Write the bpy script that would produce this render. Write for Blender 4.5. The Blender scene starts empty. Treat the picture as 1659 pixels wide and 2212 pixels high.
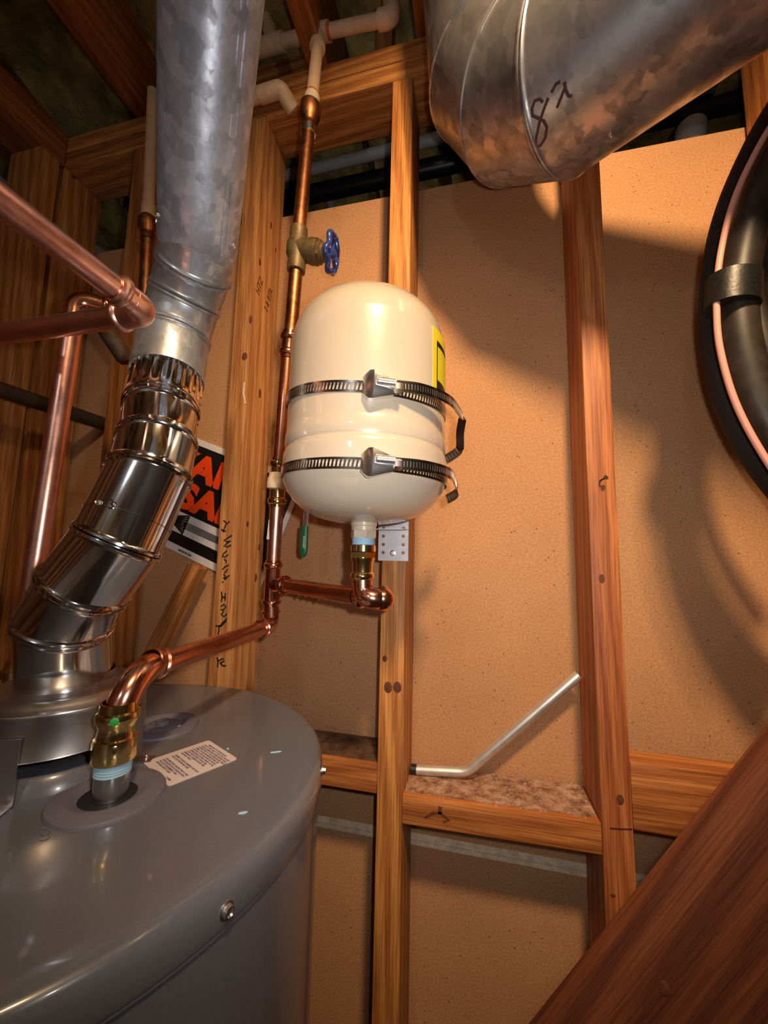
import bpy, bmesh, math, random
from mathutils import Vector, Matrix, Quaternion
random.seed(7)
S = bpy.context.scene
COL = S.collection
PI = math.pi
EYE = 1.70          # metres from the floor to the camera; heights below are measured from the eye

# ---------------------------------------------------------------- camera, world, light, exposure
cam_d = bpy.data.cameras.new('camera'); cam = bpy.data.objects.new('camera', cam_d); COL.objects.link(cam)
yaw, pit, rol = math.radians(13.28), math.radians(6.94), math.radians(1.26)
fw = Vector((-math.sin(yaw)*math.cos(pit), math.cos(yaw)*math.cos(pit), math.sin(pit)))
rt = Vector((math.cos(yaw), math.sin(yaw), 0)); up = rt.cross(fw)
r2 = math.cos(rol)*rt + math.sin(rol)*up; u2 = -math.sin(rol)*rt + math.cos(rol)*up
m3 = Matrix((r2, u2, -fw)).transposed()
cam.matrix_world = Matrix.Translation((0, 0, EYE)) @ m3.to_4x4()
cam_d.sensor_fit = 'HORIZONTAL'; cam_d.sensor_width = 36; cam_d.lens = 845*36/1659; cam_d.clip_start = 0.01
S.camera = cam
W = bpy.data.worlds.new('world'); S.world = W; W.use_nodes = True
W.node_tree.nodes['Background'].inputs[0].default_value = (0.35, 0.3, 0.27, 1)
W.node_tree.nodes['Background'].inputs[1].default_value = 0.05
ld = bpy.data.lights.new('work_lamp', 'SPOT'); ld.energy = 80; ld.color = (1, 0.67, 0.36); ld.shadow_soft_size = 0.06
ld.spot_size = math.radians(88); ld.spot_blend = 1.0
lo = bpy.data.objects.new('work_lamp', ld); COL.objects.link(lo); lo.location = (0.222, -0.268, 0.944+EYE)
lo.rotation_euler = (Vector((0.12, 0.69, 0.30))-Vector((0.222, -0.268, 0.944))).to_track_quat('-Z', 'Y').to_euler()
gd = bpy.data.lights.new('lamp_spill', 'POINT'); gd.energy = 1.6; gd.color = (1, 0.76, 0.52); gd.shadow_soft_size = 0.035
go = bpy.data.objects.new('lamp_spill', gd); COL.objects.link(go); go.location = (0.222, -0.268, 0.944+EYE)
pd = bpy.data.lights.new('phone_torch', 'SPOT'); pd.energy = 6.6; pd.color = (1, 0.95, 0.90); pd.shadow_soft_size = 0.008
pd.spot_size = math.radians(136); pd.spot_blend = 1.0
po = bpy.data.objects.new('phone_torch', pd); COL.objects.link(po); po.location = Vector((0, 0, EYE))+r2*0.035+u2*0.022+fw*0.01
po.rotation_euler = (fw+u2*0.02).to_track_quat('-Z', 'Y').to_euler()
rd = bpy.data.lights.new('reflection_fill', 'POINT'); rd.energy = 3.5; rd.color = (0.95, 0.97, 1); rd.shadow_soft_size = 0.05  # added fill lamp behind the viewer, brightening what the metal reflects
ro = bpy.data.objects.new('reflection_fill', rd); COL.objects.link(ro); ro.location = (-0.25, -1.0, 0.62+EYE)
S.view_settings.view_transform = 'Standard'; S.view_settings.look = 'None'
S.view_settings.gamma = 1; S.view_settings.use_curve_mapping = False; S.view_settings.exposure = 0.0

# ---------------------------------------------------------------- materials
def lin(r, g, b):
    f = lambda c: (c/255)/12.92 if c/255 <= 0.04045 else ((c/255+0.055)/1.055)**2.4
    return (f(r), f(g), f(b), 1)
class NT:
    def __init__(s, name):
        s.m = bpy.data.materials.new(name); s.m.use_nodes = True; s.t = s.m.node_tree
        s.b = s.t.nodes['Principled BSDF']
    def n(s, kind, **k):
        nd = s.t.nodes.new(kind)
        for a, v in k.items():
            if a.startswith('i_'): nd.inputs[a[2:].replace('_', ' ')].default_value = v
            else: setattr(nd, a, v)
        return nd
    def l(s, a, b): s.t.links.new(a, b)
    def ramp(s, src, stops):
        r = s.n('ShaderNodeValToRGB'); e = r.color_ramp.elements
        e[0].position, e[0].color = stops[0]; e[1].position, e[1].color = stops[-1]
        for p, c in stops[1:-1]:
            x = e.new(p); x.color = c
        s.l(src, r.inputs[0]); return r.outputs[0]
    def mix(s, fac, a, b, mode='MIX'):
        m = s.n('ShaderNodeMix', data_type='RGBA', blend_type=mode)
        for i, v in ((0, fac), (6, a), (7, b)):
            if hasattr(v, 'links'): s.l(v, m.inputs[i])
            else: m.inputs[i].default_value = v
        return m.outputs[2]
    def set(s, **k):
        for a, v in k.items():
            a = a.replace('_', ' ')
            if hasattr(v, 'links'): s.l(v, s.b.inputs[a])
            else: s.b.inputs[a].default_value = v
    def bump(s, h, dist=0.001, st=0.5):
        b = s.n('ShaderNodeBump'); b.inputs['Strength'].default_value = st; b.inputs['Distance'].default_value = dist
        s.l(h, b.inputs['Height']); s.l(b.outputs[0], s.b.inputs['Normal'])
def coords(t, rot=(0, 0, 0), scale=(1, 1, 1), loc=(0, 0, 0)):
    c = t.n('ShaderNodeTexCoord'); m = t.n('ShaderNodeMapping')
    m.inputs['Rotation'].default_value = rot; m.inputs['Scale'].default_value = scale; m.inputs['Location'].default_value = loc
    t.l(c.outputs['Object'], m.inputs[0]); return m.outputs[0]
def noise(t, co, sc, det=3, rough=0.5, dist=0):
    n = t.n('ShaderNodeTexNoise', i_Scale=sc, i_Detail=det, i_Roughness=rough, i_Distortion=dist); t.l(co, n.inputs['Vector']); return n.outputs['Fac']

def wood(name, axis=(0, 0, 1), light=(0.66, 0.30, 0.085), dark=(0.36, 0.12, 0.025), rough=0.55, knots=0.05, seed=0, ring=1.0):
    t = NT(name)
    q = Vector(axis).normalized().rotation_difference(Vector((0, 0, 1)))
    m = coords(t, rot=tuple(q.to_euler()))
    m2 = t.n('ShaderNodeMapping'); m2.inputs['Scale'].default_value = (1, 1, 0.07); m2.inputs['Location'].default_value = (seed*1.37, seed*0.71, seed*0.31); t.l(m, m2.inputs[0])
    m3_ = t.n('ShaderNodeMapping'); m3_.inputs['Scale'].default_value = (1, 1, 0.025); t.l(m, m3_.inputs[0])
    ob = t.n('ShaderNodeObjectInfo')
    ad = t.n('ShaderNodeVectorMath', operation='ADD'); t.l(m2.outputs[0], ad.inputs[0])
    cr = t.n('ShaderNodeCombineXYZ')
    for i in range(3): t.l(ob.outputs['Random'], cr.inputs[i])
    sc = t.n('ShaderNodeVectorMath', operation='SCALE'); sc.inputs[3].default_value = 5; t.l(cr.outputs[0], sc.inputs[0]); t.l(sc.outputs[0], ad.inputs[1])
    wv = t.n('ShaderNodeTexWave', wave_type='BANDS', bands_direction='DIAGONAL', i_Scale=26*ring, i_Distortion=5.5, i_Detail=2, i_Detail_Scale=0.9); t.l(ad.outputs[0], wv.inputs[0])
    fine = noise(t, m3_.outputs[0], 420, 3, 0.6)
    big = noise(t, ad.outputs[0], 9, 3)
    c = t.mix(t.ramp(wv.outputs['Fac'], [(0.15, (0, 0, 0, 1)), (0.9, (1, 1, 1, 1))]), (*light, 1), (*dark, 1))
    c = t.mix(0.34, c, (*light, 1))
    c = t.mix(t.ramp(fine, [(0.38, (0.62, 0.55, 0.5, 1)), (0.6, (1.05, 1.05, 1.05, 1))]), (0, 0, 0, 1), c, 'MIX') if False else t.mix(1, c, t.ramp(fine, [(0.36, (0.60, 0.50, 0.44, 1)), (0.6, (1.06, 1.06, 1.06, 1))]), 'MULTIPLY')
    c = t.mix(1, c, t.ramp(big, [(0.32, (0.62, 0.54, 0.48, 1)), (0.62, (1.10, 1.08, 1.05, 1))]), 'MULTIPLY')
    mk = t.n('ShaderNodeMapping'); mk.inputs['Scale'].default_value = (1, 1, 0.42); t.l(ad.outputs[0], mk.inputs[0])
    vo = t.n('ShaderNodeTexVoronoi', i_Scale=11); t.l(m, mk.inputs[0]) if False else None
    t.l(mk.outputs[0], vo.inputs[0])
    k = t.ramp(vo.outputs['Distance'], [(0.0, (1, 1, 1, 1)), (knots, (0.8, 0.8, 0.8, 1)), (knots*2.2, (0, 0, 0, 1))])
    c = t.mix(k, c, (0.10, 0.028, 0.008, 1))
    t.set(Base_Color=c, Roughness=rough)
    t.bump(fine, 0.0006, 0.5)
    return t.m
def plain(name, col, rough=0.5, metal=0.0, var=0.0, vs=60, bump=0, coat=0, ior=None, emit=None):
    t = NT(name)
    if var:
        nz = noise(t, coords(t), vs, 4, 0.6)
        lo_ = tuple(max(0, c*(1-var)) for c in col[:3])+(1,); hi = tuple(min(1, c*(1+var)) for c in col[:3])+(1,)
        c = t.ramp(nz, [(0.32, lo_), (0.68, hi)])
        if bump: t.bump(nz, bump, 0.6)
    else: c = (*col[:3], 1)
    t.set(Base_Color=c, Roughness=rough, Metallic=metal)
    if coat: t.set(Coat_Weight=coat, Coat_Roughness=0.08)
    return t.m
def drywall(name, col):
    t = NT(name); co = coords(t)
    a = noise(t, co, 5, 3); b = noise(t, co, 330, 3, 0.7)
    v = t.n('ShaderNodeTexVoronoi', i_Scale=85, i_Randomness=1); t.l(co, v.inputs[0])
    c = t.ramp(a, [(0.3, tuple(x*0.9 for x in col)+(1,)), (0.7, tuple(min(1, x*1.06) for x in col)+(1,))])
    c = t.mix(1, c, t.ramp(b, [(0.35, (0.76, 0.73, 0.70, 1)), (0.62, (1.12, 1.12, 1.12, 1))]), 'MULTIPLY')
    sp = noise(t, co, 38, 1)
    mask = t.n('ShaderNodeMath', operation='MULTIPLY'); t.l(t.ramp(v.outputs['Distance'], [(0.06, (1, 1, 1, 1)), (0.14, (0, 0, 0, 1))]), mask.inputs[0]); t.l(t.ramp(sp, [(0.46, (0, 0, 0, 1)), (0.56, (1, 1, 1, 1))]), mask.inputs[1])
    c = t.mix(mask.outputs[0], c, (0.16, 0.06, 0.03, 1))
    t.set(Base_Color=c, Roughness=0.85); t.bump(b, 0.0004, 0.4)
    return t.m
def galv(name, base=(0.62, 0.65, 0.72), rough=(0.28, 0.5), sc=55, contrast=0.35, metal=1.0, bump=0.0002):
    t = NT(name); co = coords(t, scale=(1, 1, 0.6))
    w = noise(t, co, sc*0.35, 5, 0.62, 0.4); f = noise(t, co, sc*1.6, 4, 0.6, 1.2)
    v = t.n('ShaderNodeTexVoronoi', i_Scale=sc*1.5, feature='SMOOTH_F1', i_Smoothness=0.35)
    wm = t.n('ShaderNodeVectorMath', operation='ADD'); t.l(co, wm.inputs[0])
    nv = t.n('ShaderNodeTexNoise', i_Scale=sc*1.2, i_Detail=3); t.l(co, nv.inputs['Vector'])
    ns = t.n('ShaderNodeVectorMath', operation='SCALE'); ns.inputs[3].default_value = 0.9/sc; t.l(nv.outputs['Color'], ns.inputs[0]); t.l(ns.outputs[0], wm.inputs[1])
    t.l(wm.outputs[0], v.inputs['Vector'])
    sepc = t.n('ShaderNodeSeparateColor'); t.l(v.outputs['Color'], sepc.inputs[0])
    k = t.mix(0.55, t.mix(0.45, sepc.outputs[0], f), w)
    lo_ = tuple(c*(1-contrast) for c in base)+(1,); hi = tuple(min(1, c*(1+contrast)) for c in base)+(1,)
    t.set(Base_Color=t.ramp(k, [(0.36, lo_), (0.64, hi)]), Metallic=metal)
    rr = t.n('ShaderNodeMapRange'); rr.inputs['From Min'].default_value = 0.35; rr.inputs['From Max'].default_value = 0.65; rr.inputs['To Min'].default_value = rough[1]; rr.inputs['To Max'].default_value = rough[0]
    t.l(k, rr.inputs[0]); t.l(rr.outputs[0], t.b.inputs['Roughness'])
    t.bump(w, bump, 0.5)
    return t.m
def copper(name, base, rough, var=0.2):
    t = NT(name); co = coords(t)
    a = noise(t, co, 30, 4, 0.6); b = noise(t, co, 160, 3)
    k = t.mix(0.4, a, b)
    t.set(Base_Color=t.ramp(k, [(0.35, tuple(c*(1-var) for c in base)+(1,)), (0.65, tuple(min(1, c*(1+var*0.5)) for c in base)+(1,))]), Metallic=1.0)
    rr = t.n('ShaderNodeMapRange'); rr.inputs['To Min'].default_value = rough*0.7; rr.inputs['To Max'].default_value = rough*1.4
    t.l(a, rr.inputs[0]); t.l(rr.outputs[0], t.b.inputs['Roughness']); t.bump(b, 0.00008, 0.4)
    return t.m

M = {}
M['wood_z'] = wood('pine_upright', (0, 0, 1))
M['wood_x'] = wood('pine_level', (1, 0, 0), seed=3)
M['wood_block'] = wood('pine_blocking', (1, 0, 0), light=(0.62, 0.25, 0.07), dark=(0.36, 0.11, 0.025), seed=5)
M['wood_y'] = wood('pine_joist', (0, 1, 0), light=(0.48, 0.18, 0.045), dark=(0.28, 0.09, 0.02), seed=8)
M['wood_pale'] = wood('pine_pale', (0, 0, 1), light=(0.70, 0.37, 0.14), dark=(0.48, 0.2, 0.06), seed=11)
M['wood_red'] = wood('pine_reddish', (0, 0, 1), light=(0.66, 0.25, 0.08), dark=(0.42, 0.12, 0.035), seed=14)
M['wood_board'] = wood('dark_board', (-0.588, 0, -0.808), light=(0.20, 0.058, 0.020), dark=(0.08, 0.018, 0.007), rough=0.7, seed=17, ring=0.8)
M['wood_brace'] = wood('pine_brace', (0.45, 0, 0.9), light=(0.62, 0.27, 0.08), seed=21)
M['knot'] = plain('knot_dark', (0.12, 0.036, 0.014), 0.7, var=0.4, vs=300)
M['dry'] = drywall('drywall_back_paper', (0.54, 0.285, 0.135))
M['dry_room'] = drywall('drywall_room', (0.42, 0.40, 0.37))
M['tape'] = plain('joint_edge', (0.80, 0.63, 0.44), 0.7, var=0.2, vs=90)
M['floor'] = plain('concrete', (0.30, 0.26, 0.22), 0.8, var=0.25, vs=12)
M['insul'] = plain('fibreglass', (0.40, 0.29, 0.09), 0.95, var=0.65, vs=14, bump=0.02)
M['sheath'] = plain('sheathing', (0.13, 0.075, 0.035), 0.9, var=0.4, vs=10)
M['door'] = plain('white_door_paint', (0.8, 0.82, 0.76), 0.4)
M['galv'] = galv('galvanised_spangle', base=(0.47, 0.50, 0.58), rough=(0.38, 0.52), sc=85, contrast=0.30, metal=0.55)
M['galv_matte'] = galv('galvanised_matte', base=(0.46, 0.49, 0.54), rough=(0.28, 0.5), sc=95, contrast=0.32, metal=0.75)
M['galv_shiny'] = galv('galvanised_shiny', base=(0.70, 0.72, 0.76), rough=(0.06, 0.16), sc=30, contrast=0.12, bump=0.00006)
M['galv_duct'] = galv('galvanised_duct', base=(0.50, 0.50, 0.53), rough=(0.28, 0.46), sc=45, contrast=0.42, metal=0.85)
M['hood'] = galv('hood_steel', base=(0.46, 0.43, 0.42), rough=(0.28, 0.42), sc=20, contrast=0.15)
M['steel'] = plain('bright_steel', (0.82, 0.80, 0.80), 0.30, 1.0)
M['steel_d'] = plain('steel_band', (0.36, 0.33, 0.31), 0.20, 1.0)
M['nipple'] = plain('zinc_nipple', (0.55, 0.57, 0.56), 0.25, 1.0)
M['cu'] = copper('copper_new', (0.90, 0.40, 0.25), 0.24)
M['cu_pink'] = copper('copper_new_pink', (0.93, 0.50, 0.40), 0.32)
M['cu_old'] = copper('copper_old', (0.42, 0.17, 0.075), 0.40, 0.45)
M['cu_fit'] = copper('copper_fitting', (0.90, 0.43, 0.29), 0.18)
M['brass'] = copper('brass_fitting', (0.82, 0.60, 0.26), 0.14)
M['brass_old'] = NT('bronze_valve').m
_t = NT('verdigris_bronze'); _c = coords(_t); _a = noise(_t, _c, 70, 5, 0.65)
_t.set(Base_Color=_t.ramp(_a, [(0.38, (0.13, 0.085, 0.035, 1)), (0.56, (0.22, 0.14, 0.06, 1)), (0.64, (0.10, 0.17, 0.10, 1)), (0.75, (0.30, 0.22, 0.12, 1))]), Metallic=0.45, Roughness=0.5); _t.bump(_a, 0.0006, 0.6); M['brass_old'] = _t.m
M['iron'] = plain('black_iron', (0.075, 0.045, 0.025), 0.6, 0.2, var=0.3)
M['cpvc'] = plain('cream_cpvc', (0.74, 0.52, 0.33), 0.45, var=0.12, vs=50)
M['cpvc_w'] = plain('cream_cpvc_pale', (0.80, 0.66, 0.48), 0.4, var=0.08)
M['primer'] = plain('orange_primer', (0.55, 0.15, 0.06), 0.5, var=0.3)
M['pvc'] = plain('white_pvc', (0.55, 0.56, 0.55), 0.45)
M['abs'] = plain('black_drain', (0.015, 0.015, 0.016), 0.35)
M['tank'] = plain('tank_enamel', (0.60, 0.505, 0.395), 0.3, coat=0.8)
M['grey'] = plain('heater_enamel', (0.140, 0.146, 0.172), 0.27, var=0.06, vs=400, coat=0.4)
M['grommet'] = plain('grey_grommet', (0.15, 0.14, 0.18), 0.6, var=0.08, vs=500)
M['hole'] = plain('recess_shade', (0.012, 0.013, 0.018), 0.6)  # near-black colour stands in for the shade inside openings
M['tapeblue'] = plain('pale_blue_thread_tape', (0.38, 0.62, 0.80), 0.5)
M['rubber'] = plain('black_foam', (0.012, 0.010, 0.009), 0.75, var=0.4)
M['rubber_g'] = plain('black_foam_shiny', (0.028, 0.020, 0.014), 0.46, var=0.5, vs=40)
M['bktape'] = plain('black_tape', (0.012, 0.011, 0.010), 0.38, var=0.4, vs=200, bump=0.0004)
M['pink'] = plain('pink_wire', (0.78, 0.36, 0.28), 0.5)
M['blue'] = plain('blue_handwheel', (0.025, 0.06, 0.28), 0.25, coat=0.7)
M['green'] = plain('green_sleeve', (0.012, 0.13, 0.05), 0.4)
M['lightgreen'] = plain('green_dot', (0.02, 0.30, 0.05), 0.5)
M['white'] = plain('white_print', (0.78, 0.74, 0.72), 0.5)
M['label'] = plain('label_paper', (0.72, 0.62, 0.60), 0.5)
M['ink'] = plain('black_ink', (0.02, 0.014, 0.02), 0.5)
M['ink_p'] = plain('purple_ink', (0.07, 0.015, 0.04), 0.5)
M['inkgrey'] = plain('print_ink', (0.09, 0.06, 0.12), 0.6)
M['black'] = plain('sign_black', (0.010, 0.009, 0.010), 0.35)
M['orange'] = plain('sign_orange', (0.95, 0.075, 0.008), 0.4)
M['yellow'] = plain('yellow_label', (0.75, 0.62, 0.02), 0.45)
M['alum'] = plain('aluminium_tube', (0.80, 0.79, 0.76), 0.42, 0.8, var=0.1)
M['plate'] = plain('zinc_plate', (0.66, 0.66, 0.72), 0.45, 0.6, var=0.1)
M['dust'] = plain('sawdust', (0.42, 0.29, 0.22), 0.95, var=0.5, vs=250)
M['grime'] = plain('grime', (0.10, 0.05, 0.025), 0.9, var=0.6, vs=60)
_t = NT('dusty_layer'); _a = noise(_t, coords(_t), 55, 6, 0.75)
_t.set(Base_Color=_t.ramp(_a, [(0.38, (0.15, 0.075, 0.045, 1)), (0.5, (0.36, 0.19, 0.11, 1)), (0.62, (0.52, 0.36, 0.27, 1))]), Roughness=0.95); _t.bump(_a, 0.0015, 0.7); M['dusty'] = _t.m
M['water'] = NT('water_drop').m
_b = M['water'].node_tree.nodes['Principled BSDF']; _b.inputs['Transmission Weight'].default_value = 1; _b.inputs['Roughness'].default_value = 0.02; _b.inputs['IOR'].default_value = 1.33

# ---------------------------------------------------------------- mesh helpers (heights measured from the eye)
def V(*a): return Vector(a)
def frame(d, hint=None):
    d = Vector(d).normalized()
    h = Vector(hint) if hint else (Vector((0, 0, 1)) if abs(d.z) < 0.9 else Vector((1, 0, 0)))
    u = (h - d*h.dot(d)).normalized(); return u, d.cross(u), d
class MB:
    def __init__(s): s.v = []; s.f = []
    def add(s, vs, fs):
        o = len(s.v); s.v += [Vector(v) for v in vs]; s.f += [tuple(i+o for i in f) for f in fs]; return s
    def obox(s, o, a, b, c, ch=0.0):
        o, a, b, c = map(Vector, (o, a, b, c))
        if ch <= 0:
            P = [o+a*i+b*j+c*k for k in (0, 1) for j in (0, 1) for i in (0, 1)]
            return s.add(P, [(0, 2, 3, 1), (4, 5, 7, 6), (0, 1, 5, 4), (2, 6, 7, 3), (0, 4, 6, 2), (1, 3, 7, 5)] if a.cross(b).dot(c) > 0 else [(0, 1, 3, 2), (4, 6, 7, 5), (0, 4, 5, 1), (2, 3, 7, 6), (0, 2, 6, 4), (1, 5, 7, 3)])
        bm = bmesh.new()
        P = [bm.verts.new(o+a*i+b*j+c*k) for k in (0, 1) for j in (0, 1) for i in (0, 1)]
        for f in [(0, 2, 3, 1), (4, 5, 7, 6), (0, 1, 5, 4), (2, 6, 7, 3), (0, 4, 6, 2), (1, 3, 7, 5)]: bm.faces.new([P[i] for i in f])
        bmesh.ops.bevel(bm, geom=list(bm.edges), offset=ch, segments=2, affect='EDGES', profile=0.6)
        bmesh.ops.recalc_face_normals(bm, faces=list(bm.faces)); bm.verts.index_update()
        s.add([v.co.copy() for v in bm.verts], [tuple(v.index for v in f.verts) for f in bm.faces]); bm.free(); return s
    def box(s, x0, x1, y0, y1, z0, z1, ch=0.0):
        return s.obox((x0, y0, z0), (x1-x0, 0, 0), (0, y1-y0, 0), (0, 0, z1-z0), ch)
    def rings(s, R, cap0=True, cap1=True):
        n = len(R[0]); vs = [p for r in R for p in r]; fs = []
        for i in range(len(R)-1):
            for j in range(n):
                k = (j+1) % n; fs.append((i*n+j, i*n+k, (i+1)*n+k, (i+1)*n+j))
        if cap0: fs.append(tuple(reversed(range(n))))
        if cap1: fs.append(tuple((len(R)-1)*n+j for j in range(n)))
        return s.add(vs, fs)
    def tube(s, P, r, n=20, caps=True, ell=None, hint=None):
        P = [Vector(p) for p in P]; rs = r if isinstance(r, (list, tuple)) else [r]*len(P)
        R = []; u = None
        for i, p in enumerate(P):
            d = (P[min(i+1, len(P)-1)] - P[max(i-1, 0)]).normalized()
            if u is None: u, w, _ = frame(d, hint)
            else: u = (u - d*u.dot(d)).normalized(); w = d.cross(u)
            ea, eb = ell or (1, 1)
            R.append([p + rs[i]*(ea*math.cos(2*PI*j/n)*u + eb*math.sin(2*PI*j/n)*w) for j in range(n)])
        return s.rings(R, caps, caps)
    def lathe(s, p, d, prof, n=32, cap=False, hint=None):
        p = Vector(p); u, w, d = frame(d, hint)
        R = [[p + d*t + r*(math.cos(2*PI*j/n)*u + math.sin(2*PI*j/n)*w) for j in range(n)] for t, r in prof]
        return s.rings(R, cap, cap)
    def sphere(s, c, r, sc=(1, 1, 1), n=14, m=8):
        c = Vector(c)
        R = [[c + Vector((r*sc[0]*math.sin(a)*math.cos(2*PI*j/n), r*sc[1]*math.sin(a)*math.sin(2*PI*j/n), -r*sc[2]*math.cos(a))) for j in range(n)] for a in [PI*(i+0.03)/(m+0.06) for i in range(m+1)]]
        return s.rings(R)
    def disc(s, c, n, a, b=None, t=0.0006, u=None, seg=14):
        u_, w_, n_ = frame(n, u); b = b or a; c = Vector(c)
        R = [[c + n_*h + k*(a*math.cos(2*PI*j/seg)*u_ + b*math.sin(2*PI*j/seg)*w_) for j in range(seg)] for h, k in ((-t, 1), (t*0.3, 1), (t, 0.8))]
        return s.rings(R)
    def hexa(s, p, d, h, r, n=6):
        return s.lathe(p, d, [(0, r*0.93), (h*0.12, r), (h*0.88, r), (h, r*0.93)], n, True)
    def ribbon(s, P, w, nrm, t=0.0004):
        P = [Vector(p) for p in P]; nrm = Vector(nrm).normalized()
        R = []
        for i, p in enumerate(P):
            d = (P[min(i+1, len(P)-1)]-P[max(i-1, 0)]).normalized(); q = nrm.cross(d).normalized()*w/2
            R.append([p-q-nrm*t, p+q-nrm*t, p+q+nrm*t, p-q+nrm*t])
        return s.rings(R)
ORI = {}
def link(name, mb, mat, parent=None, ori=None, sharp=38, **tags):
    me = bpy.data.meshes.new(name)
    if parent is not None: o0 = ORI[parent.name]
    else:
        if ori is None:
            xs = [v.x for v in mb.v]; ys = [v.y for v in mb.v]; zs = [v.z for v in mb.v]
            ori = ((min(xs)+max(xs))/2, (min(ys)+max(ys))/2, min(zs))
        o0 = Vector(ori)
    me.from_pydata([v-o0 for v in mb.v], [], mb.f); me.validate(); me.update()
    bm = bmesh.new(); bm.from_mesh(me); bmesh.ops.recalc_face_normals(bm, faces=list(bm.faces)); bm.to_mesh(me); bm.free()
    me.materials.append(M[mat] if isinstance(mat, str) else mat)
    for p in me.polygons: p.use_smooth = True
    me.set_sharp_from_angle(angle=math.radians(sharp))
    ob = bpy.data.objects.new(name, me); COL.objects.link(ob)
    if parent is not None: ob.parent = parent
    else: ob.location = (o0.x, o0.y, o0.z+EYE)
    ORI[ob.name] = o0
    for k, v in tags.items(): ob[k] = v
    return ob
def thing(name, loc, **tags):
    e = bpy.data.objects.new(name, None); COL.objects.link(e); e.empty_display_size = 0.05
    e.location = (loc[0], loc[1], loc[2]+EYE); ORI[e.name] = Vector(loc)
    for k, v in tags.items(): e[k] = v
    return e
def fillet(P, rad, n=8):
    P = [Vector(p) for p in P]; rad = rad if isinstance(rad, (list, tuple)) else [rad]*(len(P)-2)
    out = [P[0]]
    for i in range(1, len(P)-1):
        a = (P[i-1]-P[i]).normalized(); b = (P[i+1]-P[i]).normalized(); ang = a.angle(b)
        if ang > PI-0.02: out.append(P[i]); continue
        t = rad[i-1]/math.tan(ang/2); bis = (a+b).normalized(); c = P[i]+bis*(rad[i-1]/math.sin(ang/2))
        s0 = P[i]+a*t-c; s1 = P[i]+b*t-c; tot = s0.angle(s1)
        for k in range(n+1):
            f = k/n; out.append(c + (s0*math.sin((1-f)*tot)+s1*math.sin(f*tot))/math.sin(tot))
    out.append(P[-1]); return out
def smooth(P, k=8):
    P = [Vector(p) for p in P]; out = []
    for i in range(len(P)-1):
        p0, p1, p2, p3 = P[max(i-1, 0)], P[i], P[i+1], P[min(i+2, len(P)-1)]
        for j in range(k):
            t = j/k; out.append(0.5*((2*p1)+(-p0+p2)*t+(2*p0-5*p1+4*p2-p3)*t*t+(-p0+3*p1-3*p2+p3)*t**3))
    return out+[P[-1]]
def socket(mb, p, d, r, L=0.022, n=28):     # end of a press fitting: sleeve with a rolled bead; p is the mouth, d points into the fitting
    mb.lathe(p, d, [(0, r*1.02), (0, r*1.13), (L*0.14, r*1.15), (L*0.2, r*1.34), (L*0.32, r*1.40), (L*0.44, r*1.34), (L*0.52, r*1.14), (L, r*1.12), (L*1.05, r*1.0)], n)
def text_mesh(txt, size, o, ex, ey, ez=0.0003, bold=0.0, align='LEFT', sx=1.0, space=1.0):
    cu = bpy.data.curves.new('t', 'FONT'); cu.body = txt; cu.size = size; cu.offset = bold; cu.extrude = ez; cu.align_x = align; cu.space_character = space; cu.resolution_u = 3
    ob = bpy.data.objects.new('t', cu); COL.objects.link(ob)
    dg = bpy.context.evaluated_depsgraph_get(); dg.update()
    me = bpy.data.meshes.new_from_object(ob.evaluated_get(dg))
    ex = Vector(ex).normalized(); ey = Vector(ey).normalized(); n = ex.cross(ey); o = Vector(o)
    mb = MB(); mb.add([o+ex*v.co.x*sx+ey*v.co.y+n*v.co.z for v in me.vertices], [tuple(p.vertices) for p in me.polygons])
    bpy.data.objects.remove(ob); bpy.data.curves.remove(cu); bpy.data.meshes.remove(me); return mb

# ================================================================ SETTING
fl = MB().box(-1.0, 1.35, -1.35, 0.70, -EYE-0.05, -EYE); link('floor', fl, 'floor', kind='structure')
wb = thing('wall_back', (-0.1, 0.69, -EYE), kind='structure')
Y0, Y1, YD = 0.600, 0.689, 0.696
def stud(x0, x1, z0, z1, mat='wood_z', y0=Y0, y1=Y1, par=None, **k): return link('stud', MB().box(x0, x1, y0, y1, z0, z1, 0.0025), mat, par or wb, **k)
stA = stud(-0.4385, -0.401, -EYE, 0.871, 'wood_pale', label='pine stud with handwriting down its face')
stB = stud(-0.7135, -0.676, -EYE, 0.871)
stK = stud(-0.943, -0.905, -EYE, 0.871)
stC = stud(-0.1435, -0.1055, -EYE, 0.871, label='pine stud behind the cream tank')
stR = stud(0.1555, 0.1925, -EYE, 0.871, 'wood_red', label='reddish pine stud with a bent nail')
stR2 = stud(0.443, 0.481, -EYE, 0.871)
stud(0.73, 0.768, -EYE, 0.871); stud(1.02, 1.058, -EYE, 0.871)
link('top_plate', MB().box(-0.995, 1.35, Y0, Y1, 0.8712, 0.909, 0.002), 'wood_x', wb)
link('top_plate', MB().box(-0.995, 1.35, Y0-0.002, Y1, 0.9092, 0.947, 0.002), 'wood_x', wb)
blk = link('block', MB().box(-0.401, -0.1435, Y0, Y1, -0.340, -0.302, 0.002), 'wood_block', wb)
blk2 = link('block', MB().obox((-0.1055, Y0, -0.374), (0.261, 0, 0.005), (0, Y1-Y0, 0), (0, 0, 0.037), 0.002), 'wood_block', wb)
link('block', MB().box(0.1925, 0.443, Y0+0.001, Y0+0.040, -0.334, -0.253, 0.002), 'wood_block', wb)
link('block', MB().box(-0.676, -0.4385, Y0, Y1, -0.340, -0.302, 0.002), 'wood_block', wb)
link('drywall_panel', MB().box(-0.995, 1.35, YD, YD+0.0127, -0.4435, 0.737), 'dry', wb)
link('drywall_panel', MB().box(-0.995, 1.35, YD, YD+0.0127, -EYE, -0.4615), 'dry', wb)
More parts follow.
